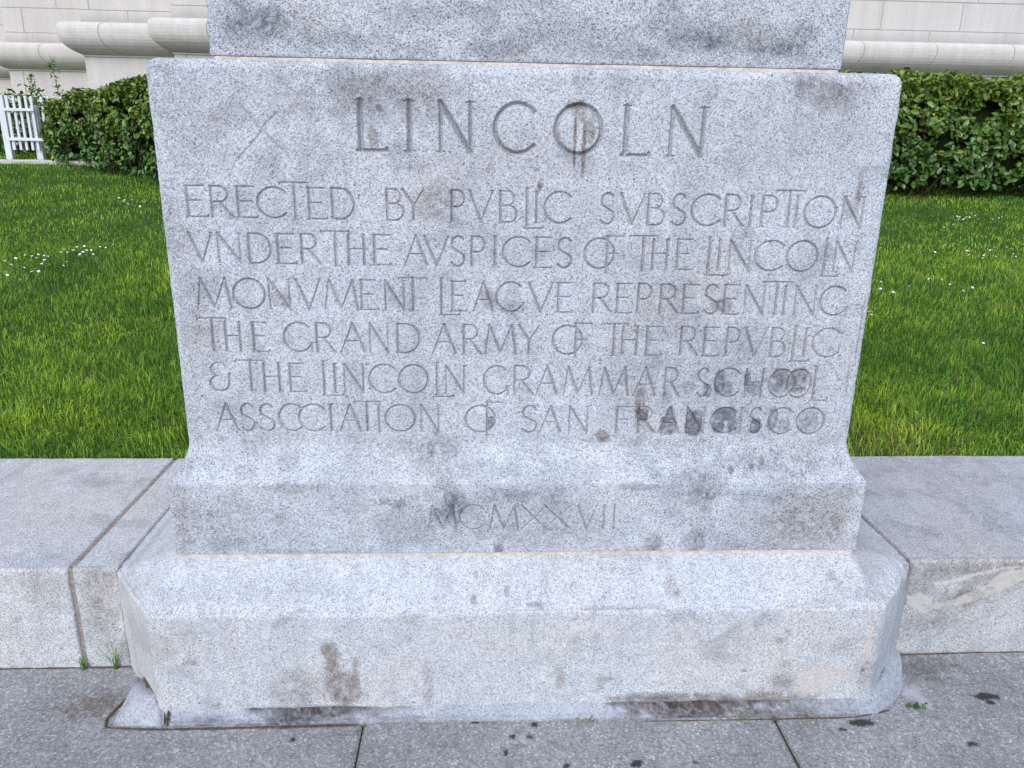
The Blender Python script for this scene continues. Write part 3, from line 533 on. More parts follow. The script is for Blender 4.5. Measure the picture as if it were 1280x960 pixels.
DL = {'left_front': ('small white daisy in the lawn patch at the far left edge, nearer than the hedge', 'daisies at the left edge of the lawn'),
      'left_back': ('small white daisy in the lawn close to the hedge left of the pedestal', 'daisies by the left hedge'),
      'right_back': ('small white daisy in the dense drift just before the right hedge', 'daisies by the right hedge'),
      'right_mid': ('small white daisy mid lawn right of the pedestal, past the drift at the hedge', 'daisies on the middle of the right lawn'),
      'right_front': ('small white daisy beside the right edge of the pedestal, nearest scattering on that lawn', 'daisies near the pedestal on the right lawn')}
for key, pts in DAISIES.items():
    for i, (x, y) in enumerate(pts):
        o = bpy.data.objects.new('daisy', random.Random(i*7+3).choice(dm)); COL.objects.link(o)
        o.location = (x, y, float(lawn_z(x, y))+.052); o.rotation_euler = (0, 0, i*1.7); s = .55+.35*((i*37) % 10)/10; o.scale = (s, s, s)
        tag(o, DL[key][0], 'daisy', DL[key][1])

# ---------------------------------------------------------------- pedestal
ped = empty('granite_pedestal', (0, .6, 0), 'pale granite monument pedestal carved LINCOLN with a long inscription, on a wide sloped base', 'pedestal')
zero = Matrix.Translation(-ped.location)
def ped_child(o): o.matrix_parent_inverse = zero; return o

# base course: chamfered-corner plan, vertical sides then a sloped top
outer = [(-1.242, 1.10), (-1.242, .246), (-1.052, 0), (1.043, 0), (1.258, .246), (1.258, 1.10)]
inner = [(-1.016, 1.10), (-1.016, .20), (-1.005, .146), (.985, .146), (1.0, .20), (1.0, 1.10)]
def poly_samples(P, counts):
    out = []
    for (a, b), n in zip(zip(P[:-1], P[1:]), counts):
        for i in range(n): t = i/n; out.append((a[0]+(b[0]-a[0])*t, a[1]+(b[1]-a[1])*t))
    out.append(P[-1]); return np.array(out)
cnt = [40, 60, 420, 60, 40]
Po, Pi = poly_samples(outer, cnt), poly_samples(inner, cnt)
# soften plan corners
def soften(P, k):
    Q = P.copy()
    for _ in range(k): Q[1:-1] = .25*Q[:-2]+.5*Q[1:-1]+.25*Q[2:]
    return Q
Po = soften(Po, 3)
right = Po.copy(); right = soften(Po, 12); wgt = sstep(.7, .95, Po[:, 0])[:, None]; Po = Po*(1-wgt)+right*wgt
rows = []
for z in np.linspace(0, .330, 66): rows.append((0.0, z))
for a in np.linspace(0, 1, 8)[1:]:                   # rounded arris
    rows.append((.012*a*a*.8, .330+.014*math.sin(a*math.pi/2)))
for t in np.linspace(.1, 1, 40): rows.append((None, t))
Xr, Yr, Zr = [], [], []
for a, b in rows:
    if a is None:
        t = b; P = Po*(1-t)+Pi*t; z = .343+.0955*t
    else:
        t = a/.146; P = Po*(1-t)+Pi*t; z = b
    Xr.append(P[:, 0]); Yr.append(P[:, 1]); Zr.append(np.full(len(P), z))
X, Y, Z = np.array(Xr), np.array(Yr), np.array(Zr)
nx = np.sign(X)*np.clip((np.abs(X)-.9)*3, 0, 1)
wear = (fbm(X, Z, 13, 4, 71)-.5)*.006
arr = np.exp(-((Z-.343)/.012)**2)*(fbm(X*1.0+Y*2, Z*0, 20, 4, 72)-.35)*.010
arr = arr+np.exp(-((Z-.33)/.05)**2)*sstep(.85, 1.15, X)*(fbm(X+Y, Z, 22, 3, 73)-.35)*.016
cx = X-0; 
Y = Y+wear+np.maximum(arr, 0)*.9; Z = Z-np.maximum(arr, 0)*.7
st = np.where((Z < .34)[..., None], stain_fields(X, Z, BASE_STAINS, 7), stain_fields(X, Z, SLOPE_STAINS, 8))
st[..., 2] = np.maximum(st[..., 2], .35*sstep(-1.04, -1.09, X)*(Z < .34))  # left chamfer pinker: warm light from the left put into its colour
crackb = np.zeros(X.shape)
V = np.stack([X, Y, Z], -1).reshape(-1, 3); nr, nc = X.shape
cap = np.arange((nr-1)*nc, nr*nc)[None, :]
me = mesh_np('base_course', V, [grid_faces(nr, nc), cap], False, {'stain': st.reshape(-1, 3)})
ped_child(obj('base_course', me, M_base, ped))

# mortar bed between base course and die
def strip(name, x0, x1, y0, y1, z0, z1, mat, parent, bev=.002):
    bm = bmesh.new(); add_box(bm, x0, x1, y0, y1, z0, z1, bev)
    return obj(name, bm_mesh(name, bm), mat, parent)
ped_child(strip('mortar_joint', -1.008, .998, .1475, 1.08, .428, .4512, M_mortar, ped))
# die: low plinth band with the date, cove, tall inscribed face, rounded top arris
zs = [(z, .053) for z in lin(.4515, .668, 115)]
zs += [(.668+.008*math.sin(a), .053-.008*(1-math.cos(a))*.7) for a in lin(.3, 1.57, 5)]
for t in lin(.05, 1, 40): zs.append((.676+.105*t, (.053-.0056)*(1-t)**1.7))
top_r = .03
zs += [(z, 0.0) for z in lin(.7835, 1.795-top_r, 535)]
for a in lin(.12, 1.5708, 12): zs.append((1.795-top_r+top_r*math.sin(a), -top_r*(1-math.cos(a))*.9))
die_lines = LINES
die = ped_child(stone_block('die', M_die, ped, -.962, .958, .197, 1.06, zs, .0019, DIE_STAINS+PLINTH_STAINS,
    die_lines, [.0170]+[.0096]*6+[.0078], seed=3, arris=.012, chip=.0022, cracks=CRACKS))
ped_child(strip('mortar_joint', -.797, .789, 0.2165, 1.0, 1.788, 1.8012, M_mortar, ped))
sh = [(1.8112+.006*math.sin(a), -.006*(1-math.cos(a))) for a in lin(0, 1.57, 4)][::1]
sh = [(1.8015, -.003), (1.803, -.001), (1.807, 0)]+[(z, 0) for z in lin(1.822, 2.08, 66)]+[(z, 0) for z in lin(2.1, 3.1, 12)]
ped_child(stone_block('shaft', M_shaft, ped, -.807, .799, .2135, .98, sh, .004, SHAFT_STAINS, seed=5, arris=.012, chip=.004))

# cement fillet along the foot
def fillet_pts():
    path = [(-1.015, 0.004), (1.043, .004), (1.135, .10), (1.21, .20), (1.235, .26)]
    return path
P = poly_samples(fillet_pts(), [420, 30, 30, 14])
P = soften(P, 30)
d = np.gradient(P, axis=0); d /= np.linalg.norm(d, axis=1)[:, None]; nrm = np.stack([d[:, 1], -d[:, 0]], -1)
s = np.arange(len(P))
wid = .038+.005*(fbm(P[:, 0], P[:, 1], 9, 3, 91)-.5)+.020*np.exp(-(((P[:, 0]-1.12)/.07)**2))
hgt = .032+.006*(fbm(P[:, 0], P[:, 1], 7, 3, 92)-.5)+.010*np.exp(-(((P[:, 0]-1.14)/.07)**2))
prof = [(-.02, 1.0), (.10, 1.0), (.16, .90), (.40, .66), (.62, .48), (.66, .36), (.74, .33), (.95, .28), (1.0, .20), (1.03, -.2)]
X = np.array([P[:, 0]+nrm[:, 0]*wid*a for a, b in prof]); Y = np.array([P[:, 1]+nrm[:, 1]*wid*a for a, b in prof])
Z = np.array([hgt*b for a, b in prof])
jag = (fbm(X, Y, 40, 3, 93)-.5)*.003+(fbm(X, Y+Z, 150, 3, 96)-.5)*.006
Y = Y+jag; Z = Z+jag*.5
FS = [(-.63, .030, .165, .011, 1.0, 'G'), (.54, .030, .26, .012, .8, 'G'), (-.64, .03, .17, .05, 1.0, 'g'), (-.60, .03, .16, .03, .8, 'b'), (-.42, .035, .06, .02, .9, 'b'), (.55, .03, .28, .06, 1., 'b'), (.45, .03, .20, .03, .9, 'g'), (.75, .03, .2, .04, .7, 'g'), (.95, .02, .1, .05, .4, 'g'), (-.9, .01, .1, .012, .6, 'g'), (.2, .0, .3, .006, .5, 'g')]
st = stain_fields(X, Z*5, [(a, b*5, c, d*5, e, f) for a, b, c, d, e, f in FS], 12)
st[..., 1] = np.maximum(st[..., 1], np.where((X < -.56), .9, .25)*sstep(.012, .0, Z)*sstep(.35, .6, fbm(X, Y, 25, 3, 95)))
me = mesh_np('cement_fillet', np.stack([X, Y, Z], -1).reshape(-1, 3), grid_faces(*X.shape), False, {'stain': st.reshape(-1, 3)})
ped_child(obj('cement_fillet', me, M_cement, ped))
# broken-off wedge of the fillet at the left corner
Pw = np.array([(-1.180, -.026), (-1.10, -.034), (-1.030, -.036), (-1.040, .006), (-1.062, .020), (-1.165, .128)])
bm = bmesh.new()
lo = [bm.verts.new((x, y, -.01)) for x, y in Pw]
ctr = Vector((-1.09, .035, 0))
tops = [.010, .010, .008, .040, .072, .056]
hi = [bm.verts.new((x*.95+ctr.x*.05, y*.95+ctr.y*.05, t)) for (x, y), t in zip(Pw, tops)]
for i in range(6): bm.faces.new([lo[i], lo[(i+1) % 6], hi[(i+1) % 6], hi[i]])
bm.faces.new(hi); bm.faces.new(lo[::-1])
bmesh.ops.triangulate(bm, faces=[f for f in bm.faces if len(f.verts) > 4])
bmesh.ops.bevel(bm, geom=bm.edges[:], offset=.004, segments=2, affect='EDGES')
bmesh.ops.subdivide_edges(bm, edges=bm.edges[:], cuts=2, use_grid_fill=True)
for v in bm.verts:
    nz = float(fbm(np.array([v.co.x]), np.array([v.co.y+v.co.z]), 30, 3, 8)[0])-.5
    v.co += Vector((nz*.006, -nz*.006, nz*.008))
o = ped_child(obj('corner_fragment', bm_mesh('corner_fragment', bm, True), M_cement, ped)); o['label'] = 'broken wedge of cement at the left foot of the pedestal'
# dirt-filled crack around the fragment and along the foot
def crack_strip(name, pts, wd, z, parent=None, seed=0):
    pts = np.array(pts, float); n = max(12, int(np.linalg.norm(np.diff(pts, axis=0), axis=1).sum()/.008))
    cum = np.concatenate([[0], np.cumsum(np.linalg.norm(np.diff(pts, axis=0), axis=1))]); t = np.linspace(0, cum[-1], n)
    Q = np.stack([np.interp(t, cum, pts[:, i]) for i in range(3)], -1)
    dd = np.gradient(Q, axis=0); dd /= np.linalg.norm(dd, axis=1)[:, None]+1e-9; nn = np.stack([dd[:, 1], -dd[:, 0], 0*dd[:, 0]], -1)
    ww = wd*(.35+1.3*fbm(t, t*0, 30, 3, seed))*np.clip(np.minimum(t, cum[-1]-t)/.05, .05, 1)**.7
    rowsV = []
    for a, h in ((-1, -.004), (-.5, .001), (0, .0022), (.5, .001), (1, -.004)):
        q = Q+nn*(ww*a)[:, None]; q[:, 2] += h; rowsV.append(q)
    V = np.array(rowsV); me = mesh_np(name, V.reshape(-1, 3), grid_faces(5, n), True)
    return obj(name, me, M_dirt, parent)
ped_child(crack_strip('dark_crack', [(-1.172, .137, .004), (-1.190, .06, .003), (-1.205, .0, .002), (-1.192, -.034, .001), (-1.10, -.043, .001), (-1.02, -.046, .001), (-.75, -.044, .001), (-.48, -.041, .001)], .0065, 0, ped, 3))
ped_child(crack_strip('dark_crack', [(-1.020, -.040, .006), (-1.028, .004, .03), (-1.052, .010, .055), (-1.10, .060, .066), (-1.135, .105, .062)], .006, 0, ped, 4))
ped_child(crack_strip('dark_crack', [(.35, -.047, .000), (.6, -.048, .000), (.98, -.047, .001), (1.1, -.02, .001)], .003, 0, ped, 6))

# ---------------------------------------------------------------- low granite walls
def wall_stone(name, x0, x1, y0, y1, z1, mat, parent, seed, fine=None, pale=None, stains=[]):
    """coping block with rounded arrises, dense near the pedestal"""
    f0, f1 = fine
    e = np.array([0, .002, .005, .009, .014])
    xs = np.concatenate([x0+e, np.arange(f0, f1, .006), x1-e[::-1]]); 
    xs = np.unique(np.round(np.concatenate([xs, np.linspace(x0+.02, x1-.02, 30)]), 4))
    rows = [(0, z) for z in lin(0, z1-.012, 60)]+[(.012*(1-math.cos(a)), z1-.012+.012*math.sin(a)) for a in lin(.25, 1.57, 6)]+[(d, z1) for d in lin(.02, y1-y0-.01, 90)]
    r = np.array(rows)
    X = np.repeat(xs[None, :], len(r), 0); Z = np.repeat(r[:, 1:2], len(xs), 1); Y = y0+np.repeat(r[:, 0:1], len(xs), 1)
    ed = np.minimum(X-x0, x1-X); rr = .010
    rnd = np.where(ed < rr, rr-np.sqrt(np.maximum(0, rr*rr-(rr-ed)**2)), 0)
    front = (r[:, 0] < .012)[:, None]
    wn = (fbm(X, Z+Y, 10, 4, seed)-.5)
    Y = Y+np.where(front, rnd+wn*.010, 0)+np.exp(-((Z-z1)/.03)**2)*np.exp(-(Y-y0)/.02)*np.maximum(0, fbm(X, X*0, 14, 4, seed+4)-.45)*.02
    Z = Z-np.where(~front, rnd+0*wn, 0)+np.where(~front, (fbm(X, Y, 6, 4, seed+2)-.5)*.006, 0)
    T = np.where(front, Z, Z+Y)
    st = stain_fields(X, T, stains, seed)
    at = {'stain': st.reshape(-1, 3)}
    if pale: at['pale'] = np.where(front, pale(X, Z), 0).reshape(-1)
    nr, nc = X.shape; V = np.stack([X, Y, Z], -1).reshape(-1, 3)
    # ends and back
    L = np.arange(nr)*nc
    vb = np.array([(x0, y1, 0), (x1, y1, 0)]); nv = len(V)
    endL = np.concatenate([[nv], L[::-1]])[None, :]; endR = np.concatenate([L+nc-1, [nv+1]])[None, :]
    back = np.concatenate([np.arange((nr-1)*nc, nr*nc)[::1], [nv+1, nv]])[None, :]
    me = mesh_np(name, np.concatenate([V, vb]), [grid_faces(nr, nc), endL, endR, back], False, {k: np.concatenate([v, np.zeros((2,)+v.shape[1:])]) for k, v in at.items()})
    return obj(name, me, mat, parent)
wl = empty('granite_wall', (-3, .68, 0), 'low pale granite wall left of the pedestal, with an open joint near the corner', 'wall')
def wl_child(root, o): o.matrix_parent_inverse = Matrix.Translation(-root.location); return o
WLS = [(-1.46, .30, .08, .08, .3, 'b'), (-1.30, .22, .06, .16, .4, 'b'), (-1.28, .31, .05, .06, .5, 'b'), (-1.8, .12, .2, .1, .2, 'b')]
wl_child(wl, wall_stone('coping_stone', -9, -1.3825, .238, 1.115, .35, M_wall, wl, 21, (-2.6, -1.40), stains=WLS))
wl_child(wl, wall_stone('coping_stone', -1.371, -1.236, .240, 1.115, .349, M_wall, wl, 22, (-1.355, -1.25), stains=WLS))
wl_child(wl, strip('mortar_joint', -1.389, -1.368, .247, 1.10, 0, .345, plain('joint_mortar', (.25, .215, .19), .35, 40, .9, .2, .5, .3), wl))
PX = [[(1.265, 0.216), (1.304, 0.233), (1.381, 0.191), (1.436, 0.214), (1.495, 0.237), (1.522, 0.26), (1.566, 0.307), (1.637, 0.312), (1.659, 0.317), (1.667, 0.282), (1.646, 0.273), (1.581, 0.236), (1.532, 0.213), (1.441, 0.184), (1.329, 0.155), (1.27, 0.186)], [(1.341, 0.262), (1.421, 0.29), (1.521, 0.316), (1.657, 0.329), (1.659, 0.32), (1.524, 0.305), (1.424, 0.273), (1.364, 0.256)]]
def pale_fn(X, Z):
    x = X+(fbm(X, Z, 25, 4, 81)-.5)*.016; z = Z+(fbm(X, Z, 25, 4, 82)-.5)*.016
    out = np.zeros(X.shape)
    for poly in PX:
        ins = np.zeros(X.shape, bool); j = len(poly)-1
        for i in range(len(poly)):
            xi, zi = poly[i]; xj, zj = poly[j]
            c = ((zi > z) != (zj > z)) & (x < (xj-xi)*(z-zi)/(zj-zi+1e-12)+xi); ins ^= c; j = i
        out = np.maximum(out, ins*1.0)
    brk = sstep(.30, .46, fbm(X, Z, 45, 4, 87))*sstep(.25, .5, fbm(X, Z*2.5, 12, 3, 88)+.12)
    return out*(.25+.75*brk)
wr = empty('granite_wall', (4, .68, 0), 'low granite wall right of the pedestal, front smeared with a pale cement streak', 'wall')
WRS = [(1.40, .31, .25, .06, .5, 'b'), (1.28, .26, .10, .08, .45, 'b'), (1.36, .14, .16, .09, .45, 'g'), (1.45, .22, .05, .05, .6, 'b'), (1.6, .3, .2, .08, .5, 'b')]
wl_child(wr, wall_stone('coping_stone', 1.256, 9, .250, 1.125, .35, granite('granite_wall_grey', .86, .85, (.955, .985, 1.04), mott=.12), wr, 23, (1.28, 2.5), pale_fn, WRS))
wl_child(wl, crack_strip('dark_crack', [(-4, .233, 0), (-1.385, .233, 0), (-1.17, .236, 0)], .006, 0, wl, 8))  # dark line where the left wall meets the sidewalk
wl_child(wr, crack_strip('dark_crack', [(1.185, .238, 0), (1.6, .246, 0), (4, .246, 0)], .006, 0, wr, 9))  # same dark line at the foot of the right wall

# ---------------------------------------------------------------- weeds at the foot of the stone
def tuft(name, loc, n, h, wd, spread, seed, label, cat='weed'):
    r = np.random.default_rng(seed); V = []; Q = []; T3 = []; A = []
    for i in range(n):
        a = r.uniform(0, 6.283); hh = h*r.uniform(.45, 1.0); sp = spread*r.uniform(.2, 1.0)
        d = np.array([math.cos(a), math.sin(a)*.5]); px = np.array([-d[1], d[0]])*wd*.5+1e-5
        b0 = np.array([r.normal(0, .004), r.normal(0, .003)])
        ks = []
        for t in (0, .35, .7):
            c = b0+d*sp*t*t; z = hh*(t*1.25-.3*t*t); w2 = 1-.5*t
            V += [(c[0]-px[0]*w2, c[1]-px[1]*w2, z), (c[0]+px[0]*w2, c[1]+px[1]*w2, z)]; ks.append(len(V)-2)
        c = b0+d*sp; V.append((c[0], c[1], hh*.93)); tip = len(V)-1
        Q += [(ks[0], ks[0]+1, ks[1]+1, ks[1]), (ks[1], ks[1]+1, ks[2]+1, ks[2])]; T3.append((ks[2], ks[2]+1, tip))
        v = r.uniform(.7, 1.3); A += [(v, v*.95, v)]*7
    me = mesh_np(name, V, [np.array(Q), np.array(T3)], False, {'tone': np.array(A)})
    o = obj(name, me, M_grass); o.location = loc
    return tag(o, label, cat)
tuft('grass_tuft', (-1.277, .225, 0), 22, .125, .0035, .09, 1, 'thin green grass tuft growing at the wall foot beside the pedestal corner')
tuft('grass_tuft', (-1.375, .226, 0), 18, .05, .005, .03, 2, 'tiny green sprout at the bottom of the open wall joint')
tuft('grass_tuft', (-.463, -.046, -.002), 18, .014, .003, .012, 5, 'tiny green tuft in the pavement joint at the pedestal foot')
def leafy(name, loc, n, size, spread, seed, label, tone=(1, 1, 1)):
    V, Fq, A = leaf_cloud_raw(np.random.default_rng(seed), n, lambda r, n: np.stack([r.normal(0, spread, n), r.normal(0, spread*.5, n), np.abs(r.normal(0, spread*.35, n))], -1), lambda P: P+np.array([0, -.02, .03]), size, .8, tone)
    me = mesh_np(name, V, Fq, True, {'tone': A}); o = obj(name, me, M_leaf); o.location = loc
    return tag(o, label, 'weed')
def leaf_cloud_raw(r, n, pos, out, size, jit, tone=(1, 1, 1), clump=None):
    """oval cupped leaves: 8 points each (base, two pairs per side, midrib, tip)"""
    P = pos(r, n); n = len(P)
    N = out(P); N = N/(np.linalg.norm(N, axis=1)[:, None]+1e-9)
    N = N+r.normal(0, jit, (n, 3)); N /= np.linalg.norm(N, axis=1)[:, None]
    T = r.normal(0, 1, (n, 3))+np.array([0, 0, .5]); T -= N*(T*N).sum(1)[:, None]; T /= np.linalg.norm(T, axis=1)[:, None]
    B = np.cross(N, T)
    L = size*r.uniform(.6, 1.2, n); W = L*r.uniform(.48, .66, n)
    cup = r.uniform(.0, .22, n)*L; bend = r.uniform(-.25, .10, n)*L
    def pt(a, b, c): return P+T*(L*a)[:, None]+B*(W*b)[:, None]+N*(cup*c+bend*(a*a))[:, None]
    pts = [pt(-.5, 0, 0), pt(-.2, -.42, 1), pt(-.15, 0, 0), pt(-.2, .42, 1), pt(.22, -.44, 1), pt(.22, 0, 0), pt(.22, .44, 1), pt(.5, 0, .3)]
    V = np.stack(pts, 1).reshape(-1, 3); k = np.arange(n)*8
    Q = np.concatenate([np.stack([k+1, k+2, k+5, k+4], -1), np.stack([k+2, k+3, k+6, k+5], -1)])
    T3 = np.concatenate([np.stack([k, k+2, k+1], -1), np.stack([k, k+3, k+2], -1), np.stack([k+4, k+5, k+7], -1), np.stack([k+5, k+6, k+7], -1)])
    v = r.uniform(.45, 1.25, n); ye = np.clip(r.normal(.0, .30, n), -.5, .8)
    if clump is not None: cl = clump(P); v *= cl[0]; ye = ye+cl[1]
    A = np.stack([v*(1+.55*ye), v*(1+.12*ye), v*(1-.25*ye)], -1)
    y2 = r.random(n) < .004; A[y2] = (4.2, 2.3, .8)
    return V, [Q, T3], np.repeat(A*np.array(tone), 8, 0)
leafy('weed', (1.187, -.012, .006), 26, .016, .014, 4, 'small leafy green weed at the right corner of the pedestal foot')
leafy('moss_tuft', (.66, -.045, .002), 40, .007, .022, 5, 'yellow green moss tuft on the foot joint, beneath the dark damp streak', (1.6, 1.1, .8))
leafy('moss_tuft', (.83, -.046, .002), 36, .007, .02, 6, 'brown green moss tuft on the foot joint right of the other tuft', (2.0, 1.0, 1.0))
leafy('moss_tuft', (.19, -.044, .002), 26, .007, .02, 7, 'tiny moss tuft at the foot under the middle of the pedestal', (1.2, .8, .8))

# ---------------------------------------------------------------- hedges
def hedge(name, path, depth, hgt, nleaf, size, seed, label, round_end=0.0, base_gap=.12):
    """path: front bottom line left to right; the hedge body lies behind it"""
    path = np.array(path, float); seg = np.linalg.norm(np.diff(path, axis=0), axis=1); cum = np.concatenate([[0], np.cumsum(seg)]); Ltot = cum[-1]
    def at(s):
        x = np.interp(s, cum, path[:, 0]); y = np.interp(s, cum, path[:, 1])
        x2 = np.interp(np.minimum(s+.2, Ltot), cum, path[:, 0])-np.interp(np.maximum(s-.2, 0), cum, path[:, 0]); y2 = np.interp(np.minimum(s+.2, Ltot), cum, path[:, 1])-np.interp(np.maximum(s-.2, 0), cum, path[:, 1])
        l = np.hypot(x2, y2); return x, y, -y2/l, x2/l                 # inward normal (away from the viewer)
    def place(s, d, h):
        x, y, nx_, ny_ = at(s); xx = x+nx_*d; yy = y+ny_*d
        return np.stack([xx, yy, lawn_z(xx, yy)+h], -1)
    root = empty(name, (float(path[:, 0].mean()), float(path[:, 1].mean()), float(lawn_z(path[:, 0].mean(), path[:, 1].mean()))), label, 'hedge')
    hg = lambda s: hgt*(.97+.10*(fbm(s, s*0, 1.5, 3, seed)-.5)) if not callable(hgt) else hgt(s)*(.98+.10*(fbm(s, s*0, 1.5, 3, seed)-.5))
    keep = {}
    def pos(r, n):
        face = r.random(n); s = r.uniform(0, Ltot, n); H = hg(s)
        u = r.random(n); dd = np.abs(r.normal(0, .09, n))
        h = np.where(face < .56, base_gap+(H-base_gap)*u**.85, np.where(face < .88, H-dd, base_gap+(H-base_gap)*u))
        lump = (fbm(s*1.0, h, 3.2, 3, seed+3)-.5)*.30
        d = np.where(face < .56, dd+lump+.05, np.where(face < .88, depth*r.random(n), depth-dd))
        h = np.where((face >= .56) & (face < .88), H-dd+(fbm(s, d, 3.2, 3, seed+5)-.5)*.16, h)
        # open gaps where the dark inside shows
        gap = fbm(s, h+d, 5.5, 3, seed+9)
        low = np.clip((h-base_gap)/.35, 0, 1)
        m = (gap < .61+.2*(h > H-.2)) & (r.random(n) < .45+.55*low)
        # rounded shoulders and ends
        q = np.maximum(0, h-(H-.16)); d = np.where(face < .56, d+q*q*4.0, d)
        e = np.minimum(s, Ltot-s)
        keep['s'] = s[m]; keep['h'] = (h/H)[m]; keep['d'] = d[m]; keep['e'] = e[m]; keep['f'] = face[m]
        return place(s[m], d[m], h[m])
    def out(P):
        x, y, nx_, ny_ = at(keep['s'])
        top = (keep['f'] >= .56) & (keep['f'] < .88); bk = keep['f'] >= .88
        o_ = np.stack([-nx_, -ny_, 0*x+.45], -1); o_[top] = (0, -.15, 1); o_[bk, :2] *= -1
        return o_
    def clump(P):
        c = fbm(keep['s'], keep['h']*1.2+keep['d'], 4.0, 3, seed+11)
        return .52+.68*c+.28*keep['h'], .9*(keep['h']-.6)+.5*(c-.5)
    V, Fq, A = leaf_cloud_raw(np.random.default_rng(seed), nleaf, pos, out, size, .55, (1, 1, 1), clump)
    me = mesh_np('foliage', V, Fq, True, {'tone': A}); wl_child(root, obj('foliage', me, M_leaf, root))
    # dark woody inside: twigs
    r = np.random.default_rng(seed+1); bm = bmesh.new(); nst = int(Ltot/.16)
    Vt, Ft = [], []
    for i in range(nst*9):
        s0 = r.uniform(.1, Ltot-.1); d0 = r.uniform(.12, depth-.1); h0 = 0 if i % 9 < 2 else r.uniform(.05, .7)*hgt if not callable(hgt) else r.uniform(.05, .7)*hgt(s0)
        Hh = hg(np.array([s0]))[0]
        a = place(np.array([s0]), np.array([d0]), np.array([h0]))[0]
        b = place(np.array([np.clip(s0+r.normal(0, .16), .05, Ltot-.05)]), np.array([np.clip(d0+r.normal(-.05, .16), .06, depth)]), np.array([min(Hh-.05, h0+r.uniform(.25, .6))]))[0]
        rad = .012 if i % 9 < 2 else .005
        ax = b-a; p1 = np.cross(ax, [.3, 1, .2]); p1 /= np.linalg.norm(p1); p2 = np.cross(ax, p1); p2 /= np.linalg.norm(p2)
        k0 = len(Vt)
        for c_, rr in ((a, rad), (b, rad*.5)):
            for j in range(4): Vt.append(c_+p1*rr*math.cos(j*1.5708)+p2*rr*math.sin(j*1.5708))
        for j in range(4): Ft.append((k0+j, k0+(j+1) % 4, k0+4+(j+1) % 4, k0+4+j))
    me = mesh_np('branches', np.array(Vt), np.array(Ft), True); wl_child(root, obj('branches', me, M_twig, root))
    # near-black core shell: the hedge's inner shade is put into its colour
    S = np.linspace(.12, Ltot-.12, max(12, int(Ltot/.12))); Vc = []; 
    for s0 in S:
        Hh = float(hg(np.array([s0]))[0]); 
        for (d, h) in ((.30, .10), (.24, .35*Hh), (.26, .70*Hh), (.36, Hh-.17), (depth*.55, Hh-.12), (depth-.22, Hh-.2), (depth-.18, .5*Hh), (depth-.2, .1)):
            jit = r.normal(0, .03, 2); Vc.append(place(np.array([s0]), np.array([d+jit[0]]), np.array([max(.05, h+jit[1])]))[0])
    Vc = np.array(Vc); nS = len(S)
    me = mesh_np('shade_core', Vc, [grid_faces(nS, 8), np.arange(8)[None, :], (np.arange(8)[::-1]+(nS-1)*8)[None, :]], True)
    wl_child(root, obj('shade_core', me, M_shade, root))
    return root
M_shade = plain('hedge_shade', (.012, .018, .006), .5, 25, .95, .05, .6)
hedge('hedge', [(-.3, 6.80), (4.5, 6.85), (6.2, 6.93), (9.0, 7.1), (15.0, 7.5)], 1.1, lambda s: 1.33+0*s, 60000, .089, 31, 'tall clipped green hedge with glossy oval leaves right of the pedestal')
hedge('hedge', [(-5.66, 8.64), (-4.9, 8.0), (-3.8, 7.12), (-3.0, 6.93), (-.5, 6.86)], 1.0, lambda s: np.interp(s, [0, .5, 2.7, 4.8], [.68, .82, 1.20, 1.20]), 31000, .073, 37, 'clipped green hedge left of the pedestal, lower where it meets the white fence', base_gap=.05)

# ---------------------------------------------------------------- picket fence and kerb
bm = bmesh.new(); add_box(bm, -6.6, -4.6, 8.50, 8.72, 1.1, 1.325, .012)
bmesh.ops.subdivide_edges(bm, edges=[e for e in bm.edges if abs(e.verts[0].co.x-e.verts[1].co.x) > 1], cuts=24)
for v in bm.verts:
    v.co.z += .018*(float(fbm(np.array([v.co.x]), np.array([v.co.y]), 6, 3, 2)[0])-.5)
tag(obj('kerb', bm_mesh('kerb', bm), M_wall), kind='structure')
fen = empty('picket_fence', (-5.7, 8.82, 1.31), 'white wooden picket fence panel at the far left end of the lawn', 'fence')
def fpart(name, x0, x1, y0, y1, z0, z1): 
    bm = bmesh.new(); add_box(bm, x0, x1, y0, y1, z0, z1, .005); wl_child(fen, obj(name, bm_mesh(name, bm), M_white, fen))
FY = 8.82
fpart('post', -6.225, -6.145, FY-.04, FY+.04, 1.28, 2.11)
fpart('post', -5.845, -5.765, FY-.02, FY+.06, 1.28, 1.98)
fpart('post', -5.02, -4.94, FY-.04, FY+.04, 1.28, 1.86)
for i, x in enumerate((-6.085, -6.005, -5.93, -5.855, -5.785, -5.66, -5.58, -5.50, -5.42)):
    fpart('picket', x-.018 if i else x-.024, x+.014, FY-.065, FY-.041, 1.44, 2.10-.004*(i % 3))
fpart('rail', -6.145, -5.76, FY-.090, FY-.066, 1.915, 1.950); fpart('rail', -6.145, -4.98, FY-.090, FY-.066, 1.555, 1.592)
